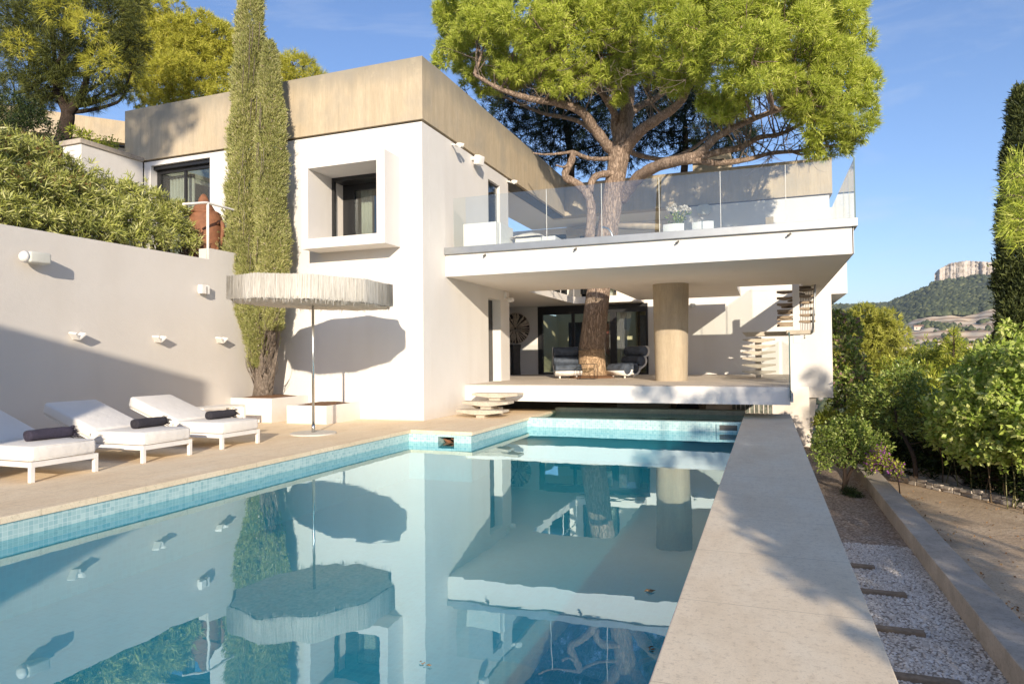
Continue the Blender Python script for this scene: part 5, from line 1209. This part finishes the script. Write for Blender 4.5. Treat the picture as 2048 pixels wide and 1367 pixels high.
px_tree('garden_shrub', 'green shrub under the dark pine at the left edge', [B(*a) for a in ((20, 225, 13, 40), (60, 250, 12.5, 36), (20, 270, 12, 30), (90, 270, 12.6, 30), (60, 225, 13.5, 26), (105, 300, 12.8, 22))],
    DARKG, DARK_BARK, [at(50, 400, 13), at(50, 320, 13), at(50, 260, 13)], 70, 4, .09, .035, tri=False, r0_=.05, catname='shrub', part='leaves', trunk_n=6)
px_tree('roof_plant', 'small leafy plants behind the cap of the wing wall', [B(*a) for a in ((165, 270, 13.6, 9), (178, 272, 13.6, 7), (198, 283, 13.8, 6), (220, 288, 13.8, 8), (232, 292, 13.8, 6), (146, 262, 13.4, 8))],
    SHRUB, DARK_BARK, [at(190, 310, 13.7), at(190, 300, 13.7), at(185, 290, 13.7)], 130, 5, .10, .03, tri=False, r0_=.012, catname='plant', part='leaves', trunk_n=5)
# ---- oleander hedge on the garden wall
def BX(u, v, X, r):
    d = ray(u, v); p = CAMP+d*(X/d[0]); R = r/FPX*((p-CAMP)@fw); return (p, np.array([R, R, R]))
ob = [BX(*a) for a in ((-40, 300, -13.3, 60), (-30, 380, -12.9, 60), (-20, 425, -12.55, 40), (20, 325, -13.4, 55), (30, 380, -12.9, 55), (30, 430, -12.6, 38), (80, 330, -13.5, 50), (90, 385, -13.0, 55), (85, 445, -12.6, 34), (140, 360, -13.6, 45), (150, 405, -13, 50), (150, 455, -12.6, 36), (200, 385, -13.6, 42), (205, 425, -13, 46), (215, 470, -12.6, 30), (250, 400, -13.6, 40), (262, 440, -13, 42), (275, 478, -12.6, 28), (305, 405, -13.6, 32), (315, 445, -13, 38), (330, 482, -12.6, 26), (350, 430, -13.3, 30), (365, 470, -12.8, 30), (380, 492, -12.6, 16), (395, 430, -13.2, 12), (-60, 330, -13, 70), (0, 300, -14.2, 40), (60, 310, -14.2, 36))]
ob += [BX(*a) for a in ((0, 420, -15.5, 40), (50, 430, -15.5, 40), (100, 440, -15.5, 40), (150, 450, -15.5, 38), (200, 460, -15.2, 34), (240, 468, -15, 30), (120, 400, -15.5, 36))]
ob0 = [B(*a) for a in ((10, 330, 6.8, 70), (60, 370, 7.0, 75), (40, 420, 6.9, 50), (110, 340, 7.6, 60), (120, 410, 7.5, 60), (170, 390, 8.2, 60), (170, 450, 8.0, 38), (225, 400, 9, 55), (230, 455, 8.8, 45), (280, 420, 9.6, 50), (290, 470, 9.6, 36), (330, 440, 10.4, 48), (345, 480, 10.4, 28), (360, 420, 11.2, 34), (375, 470, 11.0, 34), (95, 455, 7.2, 28), (300, 380, 10.2, 26), (200, 350, 8.8, 30))]
def inx(bl, xm):   # keep the hedge behind the wall face: push blobs to the planting strip
    return [(np.array([min(c[0], xm), c[1], c[2]]), r) for c, r in bl]
t = thing('oleander_hedge', 'oleander hedge with narrow yellow green leaves spilling over the garden wall', 'hedge', (-13, 9, 3.8))
P, D = blob_points(ob, 75, .5, .70, .22, .35)
P = P[P[:, 2] > 3.7]; D = D[-len(P):] if len(D) != len(P) else D
D = unit(rdir(len(P), .7)+.5*D)
foliage_mesh('leaves', t, OLE, leaves(P, D, 8, .16, .022, .02, bias=.9, tri=False, fold=.05))
sel = (rng.random(len(P)) < .26) & (P[:, 2] > 4.7) & (P[:, 1] < 9.9)
foliage_mesh('red_shoots', t, OLER, leaves(P[sel]+np.array([0, 0, .05]), D[sel], 6, .08, .016, .02, bias=1.2, tri=False))
m = MB()
for c, r in ob:
    for k in range(10): e = c+rdir(1, .4)[0]*r*.9; twigs(m, [np.array([c[0]-.1, c[1]+random.uniform(-.3, .3), 3.8])], [e], .012, 4, 0)
m.build('stems', CITRUS_BARK, t, recalc=False)

# ---- tall double cypress in the planter
cyp = thing('tall_cypress', 'tall twin pointed cypress rising from the planter in the wall corner', 'cypress', (-11.75, 13.5, .5))
CY = 13.45
def cyp_pts(rows, Y, dens, depth=.9):
    """rows: (v, u_left, u_right)"""
    P = []; D = []
    for (v0, a0_, b0), (v1, a1, b1) in zip(rows, rows[1:]):
        n = int(abs(v1-v0)*((b0-a0_)+(b1-a1))/2*dens*3.2)
        t = rng.random(n); th = rng.uniform(0, 2*math.pi, n); v = v0+(v1-v0)*t
        ca = (a0_+b0)/2+((a1+b1)/2-(a0_+b0)/2)*t; ra = (b0-a0_)/2+((b1-a1)/2-(b0-a0_)/2)*t
        for k in range(n):
            lum = .97+(random.uniform(.08, .26) if random.random() < .09 else 0)+.13*math.sin(th[k]*3+v[k]*.055)+.05*math.sin(th[k]*5-v[k]*.11)+.04*math.sin(th[k]*9+v[k]*.3)
            c = at(ca[k], v[k], Y); sc_ = ((c-CAMP)@fw)/FPX; R = ra[k]*sc_*lum*random.uniform(.78, 1.0)
            o = CR*math.cos(th[k])+np.array([0, depth, 0])*math.sin(th[k]); P.append(c+o*R); D.append(o)
    return np.array(P), unit(np.array(D))
A1 = [(-40, 490, 512), (0, 484, 520), (50, 480, 522), (120, 476, 525), (200, 471, 526), (300, 466, 528), (400, 463, 532), (480, 458, 540), (540, 464, 548), (610, 479, 556), (650, 488, 554), (700, 500, 542), (735, 505, 536)]
A2 = [(84, 536, 543), (100, 531, 549), (150, 526, 555), (200, 523, 560), (260, 521, 565), (320, 520, 568), (380, 519, 565), (420, 519, 565), (480, 518, 573), (540, 522, 570), (600, 534, 567), (660, 534, 560)]
Pa, Da = cyp_pts(A1, CY, .12); Pb, Db = cyp_pts(A2, CY-.12, .12)
Pc = np.concatenate([Pa, Pb]); Dc = np.concatenate([Da, Db]); up_ = unit(Dc*.75+np.array([0, 0, 1]))
foliage_mesh('foliage', cyp, CYP, leaves(Pc, up_, 11, .085, .0135, .024, bias=1.9, tri=False, fold=.1))
sel = rng.random(len(Pc)) < .06; q = Pc[sel]+Dc[sel]*.02
V, F = leaves(q, rdir(len(q)), 4, .035, .03, .006, tri=False); foliage_mesh('cones', cyp, foliage('cypress_cones', (.32, .22, .14), (.50, .40, .30), (.66, .60, .52), 0, .8), (V, F))
m = MB()
for (u0, u1, r0_, r1_) in ((520, 505, .10, .05), (530, 522, .16, .08), (538, 548, .10, .05), (512, 492, .06, .03), (545, 560, .05, .025), (525, 510, .07, .04)):
    c = catmull([at(524+(u0-524)*.8, 793, CY), at(u0, 750, CY-.03), at((u0+u1)/2, 705, CY), at(u1, 640, CY), at(u1+(u1-u0)*.3, 560, CY)], 5); m.tube(c, list(np.linspace(r0_*1.25, r1_, len(c))), 9)
m.tube([at(524, 796, CY), at(525, 770, CY), at(525, 740, CY)], [.24, .20, .17], 14)
for k in range(90):
    u = random.uniform(488, 560); v_ = random.uniform(600, 740); s = at(524+(u-524)*.5, v_+45, CY-.1); e = at(u, v_, CY-random.uniform(.0, .45)); twigs(m, [s], [e], .012, 4, .02)
m.build('trunk', GREY_BARK, cyp, recalc=False)
m = MB()
for k in range(22):
    v_ = random.uniform(60, 560); i = np.interp(v_, [r[0] for r in A1], [r[1] for r in A1]); j = np.interp(v_, [r[0] for r in A1], [r[2] for r in A1]); u = random.uniform(i+8, j-4)
    m.tube([at(u, v_+30, CY-.45), at(u+2, v_, CY-.55), at(u+3, v_-25, CY-.5)], .008, 4)
m.build('twigs', GREY_BARK, cyp, recalc=False)

# ---- right side: cypress, pine tip, shrubs, bamboo
CYR = 22.0
cr_ = thing('dark_cypress', 'dark cypress column at the right edge of the photo', 'cypress', (5.9, CYR, -2))
rows = [(175, 2036, 2046), (200, 2026, 2058), (300, 2012, 2078), (420, 2004, 2092), (560, 1997, 2100), (640, 1998, 2100), (700, 2003, 2096), (760, 2012, 2088)]
P, D = cyp_pts(rows, CYR, .05); foliage_mesh('foliage', cr_, CYPD, leaves(P, unit(D*.6+np.array([0, 0, 1])), 8, .16, .035, .04, bias=1.2, tri=False))
m = MB(); m.tube([at(2045, 980, CYR), at(2045, 700, CYR), at(2042, 300, CYR)], [.22, .18, .05], 10); m.build('trunk', DARK_BARK, cr_)
px_tree('garden_pine', 'bright green pine branch tips entering at the right edge', [B(*a) for a in ((2048, 350, 12, 36), (2040, 390, 12, 34), (2050, 440, 12, 42), (2030, 460, 12, 20), (2075, 400, 12.4, 50), (2060, 480, 12, 26))],
        NEEDLE, PINE_BARK, [at(2160, 800, 12.5), at(2150, 600, 12.5), at(2100, 430, 12.4)], 42, 14, .17, .012, r0_=.12, rin=.7, lump=.2)
px_tree('dome_pine', 'rounded olive green pine dome beyond the villa on the right', [B(*a) for a in ((1745, 660, 44, 48), (1710, 670, 44, 42), (1780, 680, 44, 40), (1725, 640, 44, 30), (1765, 650, 44, 34), (1700, 720, 44, 46), (1760, 720, 44, 46), (1800, 715, 44, 28), (1815, 735, 44, 20), (1690, 650, 45, 30), (1730, 760, 44, 50), (1790, 760, 44, 40))],
        DOME, DARK_BARK, [at(1740, 900, 44), at(1740, 780, 44), at(1740, 700, 44)], 9, 12, .30, .05, r0_=.25, rin=.8, lump=.15, sub_=(16, .32))
px_tree('flowering_climber', 'tall dark shrub with faded mauve flower heads beside the villa corner', [B(*a) for a in ((1690, 660, 30, 30), (1680, 700, 29, 28), (1695, 735, 29, 32), (1690, 780, 28, 34), (1715, 770, 28, 28), (1672, 640, 30, 18), (1676, 740, 29, 20), (1700, 820, 28, 28), (1725, 800, 28, 22))],
        BUSHG, CITRUS_BARK, [at(1690, 950, 29), at(1690, 850, 29), at(1690, 740, 29)], 26, 6, .18, .08, tri=False, r0_=.06, catname='shrub', part='leaves', extra=('blossom', MAUVE, .45, 6, .12, .07), lump=.25)
hb = []
for (x0_, x1_, v0_, v1_, Y0_, Y1_, n_) in ((1640, 1760, 830, 900, 27, 26, 10), (1740, 1900, 740, 880, 26, 21.5, 34), (1820, 1960, 715, 800, 34, 30, 18), (1860, 2060, 790, 900, 23, 18, 26)):
    for k in range(n_): u = random.uniform(x0_, x1_); t_ = (u-x0_)/(x1_-x0_); hb.append((u, random.uniform(v0_, v1_), Y0_+(Y1_-Y0_)*t_+random.uniform(-1, 1), random.uniform(24, 40)))
px_tree('bamboo_grove', 'yellow green bamboo and shrubs filling the garden edge below the hill', [B(*a) for a in hb], SHRUB, CITRUS_BARK, [at(1800, 980, 25), at(1800, 900, 25), at(1800, 800, 25)], 22, 6, .20, .045, tri=False, r0_=.05, catname='bamboo', part='leaves', lump=.3, up=.3)
px_tree('conifer_sapling', 'slim pointed light green conifer in front of the far houses', [B(*a) for a in ((1908, 668, 30, 8), (1908, 685, 30, 14), (1906, 705, 30, 20), (1905, 730, 30, 26), (1900, 755, 30, 30))],
        SHRUB, CITRUS_BARK, [at(1905, 900, 30), at(1906, 760, 30), at(1908, 660, 30)], 20, 10, .22, .03, r0_=.06, catname='conifer')
px_tree('garden_shrub', 'pale green rounded shrub between conifer sapling and dark cypress', [B(*a) for a in ((1985, 700, 27, 24), (1970, 715, 27, 22), (2005, 715, 26, 26), (1990, 740, 26, 30), (1950, 730, 27, 22), (2025, 660, 21, 22), (2020, 690, 20.8, 24))],
        FIG, CITRUS_BARK, [at(1985, 900, 27), at(1985, 780, 27), at(1985, 730, 27)], 24, 7, .16, .07, tri=False, r0_=.05, catname='shrub', part='leaves')
px_tree('small_tree', 'dark glossy shrub tree with pale curving trunk left of the fig', [B(*a) for a in ((1800, 780, 19.5, 42), (1760, 800, 19.5, 34), (1840, 800, 19.2, 34), (1790, 835, 19, 32), (1850, 840, 19, 30), (1750, 840, 19.5, 28), (1880, 830, 19, 28), (1820, 750, 20, 28), (1870, 870, 18.6, 26), (1730, 790, 20, 24))],
        BUSHG, CITRUS_BARK, [at(1832, 955, 18.5), at(1828, 915, 18.6), at(1812, 880, 18.8), at(1795, 850, 19), at(1790, 815, 19)], 60, 6, .10, .04, tri=False, r0_=.055, catname='tree', part='leaves', lump=.25)
fb = [(1950, 760, 15.5, 44), (2010, 740, 15, 48), (1990, 790, 14.6, 48), (1930, 810, 15.2, 40), (2045, 790, 14, 50), (1960, 840, 14.6, 42), (2020, 840, 14.2, 46), (1910, 770, 15.8, 30), (1925, 860, 15, 30), (2070, 730, 14, 50), (1985, 880, 14.6, 32), (2050, 880, 14, 36), (1900, 830, 15.6, 26), (2080, 840, 13.6, 50), (1975, 730, 15.6, 30), (2030, 715, 15.2, 26), (1920, 900, 15.4, 26), (1960, 895, 15, 26), (2000, 905, 14.8, 28), (2050, 910, 14.4, 32), (2090, 900, 14, 36), (1890, 870, 16, 28), (1870, 820, 16.4, 26)]
fb = [(u, v, Y+1.9, r*.95) for u, v, Y, r in fb]
px_tree('fig_tree', 'fig tree with big light green lobed leaves at the right edge', [B(*a) for a in fb], FIG, CITRUS_BARK, [(*at(2012, 985, 17.4)[:2], -1.8), at(2010, 940, 17.2), at(2000, 860, 17), at(1990, 800, 17)], 40, 6, .13, .085, tri=False, r0_=.05, catname='tree', part='leaves', bias=.7, lump=.3, inner=14, droop=.1, sub_=(9, .42))
# dark undergrowth wall behind the kerb with bamboo canes
db = []
for k in range(120):
    t_ = random.random(); u = 1745+(2090-1745)*t_; Y = 21.8-5.2*t_; db.append((u, random.uniform(850, 945)+40*t_, Y, random.uniform(24, 36)))
for k in range(150):
    t_ = random.random(); db.append((1755+330*t_, random.uniform(870, 928)+58*t_, 21.1-4.6*t_, random.uniform(20, 30)))
db += [(1640+random.uniform(0, 90), random.uniform(900, 950), 26, 26) for k in range(8)]
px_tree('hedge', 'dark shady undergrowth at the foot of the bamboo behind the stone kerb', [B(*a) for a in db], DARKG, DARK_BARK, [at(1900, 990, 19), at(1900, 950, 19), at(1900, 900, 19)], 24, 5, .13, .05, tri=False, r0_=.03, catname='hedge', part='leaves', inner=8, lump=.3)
CANE = plain('bamboo_cane', (.17, .16, .06), .5, 0, .4, 3); CANEB = plain('brown_cane', (.16, .11, .06), .7, 0, .4, 3)
for k in range(34):
    t_ = random.random(); u = 1765+(2060-1765)*t_; Y = 21.2-4.9*t_+random.uniform(-.4, .3); b = at(u, 945+55*t_, Y); b[2] = -1.75
    e = b+np.array([random.gauss(0, .10), random.gauss(0, .1), random.uniform(.9, 1.6)])
    m = MB(); c = catmull([b, (b+e)/2+np.array([random.gauss(0, .08), 0, 0]), e], 5); m.tube(c, list(np.linspace(.013, .008, len(c))), 6)
    o = m.build('bamboo_cane', CANE if k % 3 else CANEB); tag(o, 'thin upright bamboo cane in the dark hedge behind the stone kerb', 'bamboo', 'bamboo canes in the hedge')
# citrus tree by the retaining wall
px_tree('citrus_tree', 'small dark leaved citrus tree with forked trunk in the gravel bed', [B(*a) for a in ((1650, 880, 17.8, 22), (1685, 868, 17.9, 28), (1720, 880, 18, 26), (1665, 905, 17.7, 22), (1700, 900, 17.8, 28), (1735, 905, 18, 22), (1640, 905, 17.8, 14), (1760, 890, 18.3, 18), (1648, 925, 17.6, 12), (1740, 930, 17.9, 14), (1690, 850, 18, 18), (1720, 858, 18.2, 18))],
        BUSHG, CITRUS_BARK, [(*at(1687, 985, 17.9)[:2], -1.8), at(1690, 955, 17.9), at(1689, 925, 17.9), at(1695, 905, 17.9)], 150, 5, .075, .035, tri=False, r0_=.055, catname='tree', part='leaves', lump=.3)
ct = [o for o in bpy.data.objects if o.get('label', '').startswith('small dark leaved citrus')][0]
m = MB(); m.tube(catmull([at(1688, 978, 17.9), at(1700, 945, 17.9), at(1716, 920, 17.95), at(1722, 900, 18)], 4), .038, 8); m.tube(catmull([at(1690, 940, 17.9), at(1675, 928, 17.85), at(1660, 912, 17.8)], 4), .026, 8); m.build('fork', CITRUS_BARK, ct, recalc=False)
px_tree('grass_tuft', 'dark green spiky tuft at the foot of the citrus tree', [B(1700, 988, 17.5, 12, 1, .6), B(1712, 992, 17.3, 9, 1, .6)], DARKG, DARK_BARK, [(*at(1700, 990, 17.5)[:2], -1.8), at(1700, 992, 17.5), at(1700, 990, 17.5)], 500, 6, .13, .012, r0_=.01, catname='plant', part='blades', trunk_n=5)
px_tree('bougainvillea', 'small straggly bougainvillea with magenta bracts over the low wall', [B(*a) for a in ((1770, 925, 17.2, 16), (1790, 935, 17, 14), (1755, 910, 17.4, 16), (1745, 930, 17.3, 12), (1800, 945, 16.9, 9))],
        SHRUB, CITRUS_BARK, [(*at(1800, 975, 17.2)[:2], -1.75), at(1795, 955, 17.1), at(1775, 925, 17.2)], 120, 4, .07, .03, tri=False, r0_=.015, catname='shrub', part='leaves', rin=.4, extra=('bracts', PURPLE, .5, 4, .05, .04), inner=0)
# trees behind the camera that throw the dappled shade (out of frame)
TEL = math.tan(R_(16.5))
def shade_pt(X, Y, Z, Y0):
    t = (Y-Y0)/.91; return (X+.414*t, Y0, Z+TEL*t)
groups = []
spots = []       # (X, Y, z, size) places on the ground that the foliage should shade
for Y in np.arange(9.6, 18.5, .62):
    for X in (-.45, .05, .5):
        if random.random() < .85: spots.append((X+random.gauss(0, .12), Y+random.gauss(0, .25), 0, random.uniform(.26, .46)))
for X, Y in ((.1, 8.3), (.45, 8.0), (.5, 7.3), (-.1, 7.9), (.45, 6.6), (.1, 6.9), (.5, 5.9), (.3, 6.2), (.55, 5.3), (-.2, 9.0), (.2, 9.1), (.5, 8.6), (.3, 7.6), (.5, 6.9), (.0, 7.4), (.35, 5.6), (.55, 6.3), (-.3, 8.5), (.5, 5.0), (.6, 4.4), (.25, 6.6), (.45, 7.6), (.1, 8.6), (-.1, 8.2), (.5, 9.3), (-.3, 9.2)): spots.append((X, Y, 0, random.uniform(.24, .36)))
for Y in np.arange(3.5, 17, .7):
    for X in (1.0, 1.6, 2.2, 2.9):
        if random.random() < .85: spots.append((X+random.gauss(0, .1), Y+random.gauss(0, .2), -1.6, random.uniform(.25, .4)))
for X in np.arange(-2.9, .5, .55): spots.append((X, 16.6, random.uniform(.25, .7), random.uniform(.18, .3)))
for X, Z in ((1.6, .6), (1.9, -.2), (1.5, -.8), (2.0, 0.3)): spots.append((X, 26.3, Z, .35))
trees_ = {}
for X, Y, Z, R in spots:
    Y0 = random.choice((-2.2, -2.8, -3.4)); p = shade_pt(X, Y, Z, Y0+random.uniform(-.3, .3)); k = int(min(3, max(0, (p[0]-2.5)//2.4))); trees_.setdefault(k, []).append((np.array(p), np.ones(3)*R))
for k, bl in sorted(trees_.items()):
    c = np.mean([b[0] for b in bl], 0)
    px_tree('shade_tree', 'leafy tree behind the camera beside the lower path, number %s from the pool' % ('one', 'two', 'three', 'four')[k], bl, BUSHG, CITRUS_BARK, [(c[0], -3, -1.8), (c[0]+.1, -3, .2), tuple(c)], 26, 5, .15, .08, tri=False, r0_=.09, catname='tree', part='leaves', grp='shade trees behind the camera')
bl = []
for X in np.arange(-17.3, -14.6, .5):
    for Z in (7.4, 8.0, 8.6):
        if random.random() < (.9 if X < -15.4 else .5): q = shade_pt(X+random.gauss(0, .1), 14.17, Z+random.gauss(0, .1), -9.5+random.uniform(-.4, .4)); bl.append((np.array(q), np.ones(3)*random.uniform(.3, .45)))
px_tree('shade_tree', 'tall pine behind the camera that shades the left roof band', bl, NEEDLE, PINE_BARK, [(-6.2, -10, 0), (-6.0, -9.8, 8), (-5.6, -9.5, 14.5)], 30, 10, .2, .03, r0_=.2, grp='shade trees behind the camera')
# leaves floating on the pool
LEAFM = foliage('floating_leaf', (.16, .10, .05), (.28, .18, .09), (.34, .26, .14), 0, .7)
for u, v_, lb, L_ in ((1287, 1180, 'curled dry leaf floating under the reflected balcony, farther one on the right', .10), (1297, 1299, 'dry leaf floating nearest the coping at lower right', .07), (850, 1324, 'loose pine needles floating near the bottom centre of the pool', .06)):
    p = atz(u, v_, -.228)
    if not (-6.9 < p[0] < -.56): p = atz(max(u, 500), max(v_, 1100), -.228)
    q = np.tile(p, (5, 1))+rng.normal(0, .015, (5, 3))*[1, 1, .2]; V, F = leaves(q, unit(np.array([[1, .4, .12]]*5)+rng.normal(0, .3, (5, 3))*[1, 1, .3]), 1, L_*.55, L_*.2, .004, bias=3, fold=.15)
    o = link_mesh('floating_leaf', np_mesh('floating_leaf', V, F), LEAFM); tag(o, lb, 'leaf')

# ------------------------------------------------------------------ light, sky, camera
EL = R_(16.5); hz = unit(np.array([-.414, .91, 0])); L = hz*math.cos(EL)-np.array([0, 0, math.sin(EL)])
sd = bpy.data.lights.new('sun', 'SUN'); sd.energy = 4.1; sd.angle = R_(.53); sd.color = (1, .875, .71)
so = bpy.data.objects.new('sun', sd); COL.objects.link(so); so.rotation_euler = Vector(L).to_track_quat('-Z', 'Y').to_euler()
w = bpy.data.worlds.new('World'); bpy.context.scene.world = w; w.use_nodes = True; nt = w.node_tree; nt.nodes.clear()
sk = nt.nodes.new('ShaderNodeTexSky'); sk.sky_type = 'NISHITA'; sk.sun_disc = False; sk.sun_elevation = EL; sk.sun_rotation = math.atan2(-L[0], -L[1]); sk.altitude = 50; sk.air_density = 1.0; sk.dust_density = .25; sk.ozone_density = 3.5
tc = nt.nodes.new('ShaderNodeTexCoord'); mp = nt.nodes.new('ShaderNodeMapping'); mp.inputs['Scale'].default_value = (1, 1, 5); mp.inputs['Rotation'].default_value = (.12, 0, .5)
nt.links.new(tc.outputs['Generated'], mp.inputs[0]); nz = nt.nodes.new('ShaderNodeTexNoise'); nz.inputs['Scale'].default_value = 2.6; nz.inputs['Detail'].default_value = 9; nz.inputs['Roughness'].default_value = .62; nz.inputs['Distortion'].default_value = .6
nt.links.new(mp.outputs[0], nz.inputs['Vector']); cr = nt.nodes.new('ShaderNodeValToRGB'); cr.color_ramp.elements[0].position = .52; cr.color_ramp.elements[0].color = (0, 0, 0, 1); cr.color_ramp.elements[1].position = .85; cr.color_ramp.elements[1].color = (.5, .5, .5, 1)
nt.links.new(nz.outputs['Fac'], cr.inputs[0]); mx = nt.nodes.new('ShaderNodeMix'); mx.data_type = 'RGBA'; nt.links.new(cr.outputs[0], mx.inputs[0]); hs = nt.nodes.new('ShaderNodeMix'); hs.data_type = 'RGBA'; hs.blend_type = 'MULTIPLY'; hs.inputs[0].default_value = 1; hs.inputs[7].default_value = (.88, .84, .92, 1); nt.links.new(sk.outputs[0], hs.inputs[6]); nt.links.new(hs.outputs[2], mx.inputs[6]); mx.inputs[7].default_value = (3.6, 3.9, 4.4, 1)
bg = nt.nodes.new('ShaderNodeBackground'); bg.inputs[1].default_value = .135; nt.links.new(mx.outputs[2], bg.inputs[0])
wo = nt.nodes.new('ShaderNodeOutputWorld'); nt.links.new(bg.outputs[0], wo.inputs[0])
hm = bpy.data.materials.new('haze_air'); hm.use_nodes = True; hn = hm.node_tree; hn.nodes.clear(); ho = hn.nodes.new('ShaderNodeOutputMaterial'); hv = hn.nodes.new('ShaderNodeVolumePrincipled')
hv.inputs['Color'].default_value = (.86, .92, 1, 1); hv.inputs['Density'].default_value = .00008; hv.inputs['Anisotropy'].default_value = .2; hn.links.new(hv.outputs[0], ho.inputs['Volume'])
hz_ = MB().box(-9600, 9600, -9600, 9600, -90, 420).build('haze', hm); tag(hz_, 'thin bluish air fading the far hill', 'haze', kind='stuff')
cam = bpy.data.cameras.new('camera'); co = bpy.data.objects.new('camera', cam); COL.objects.link(co)
cam.sensor_width = 36; cam.lens = FPX/2048*36; cam.clip_end = 20000; cam.clip_start = .05
M = Matrix([[CR[0], CU[0], -fw[0], CAMP[0]], [CR[1], CU[1], -fw[1], CAMP[1]], [CR[2], CU[2], -fw[2], CAMP[2]], [0, 0, 0, 1]]); co.matrix_world = M
sc = bpy.context.scene; sc.camera = co
sc.view_settings.view_transform = 'Standard'; sc.view_settings.look = 'None'; sc.view_settings.exposure = 0.67; sc.view_settings.gamma = 1
sc.render.engine = 'CYCLES'; sc.cycles.max_bounces = 10; sc.cycles.transparent_max_bounces = 24; sc.cycles.diffuse_bounces = 5; sc.cycles.glossy_bounces = 4; sc.cycles.use_denoising = True
sc.cycles.sample_clamp_indirect = 6
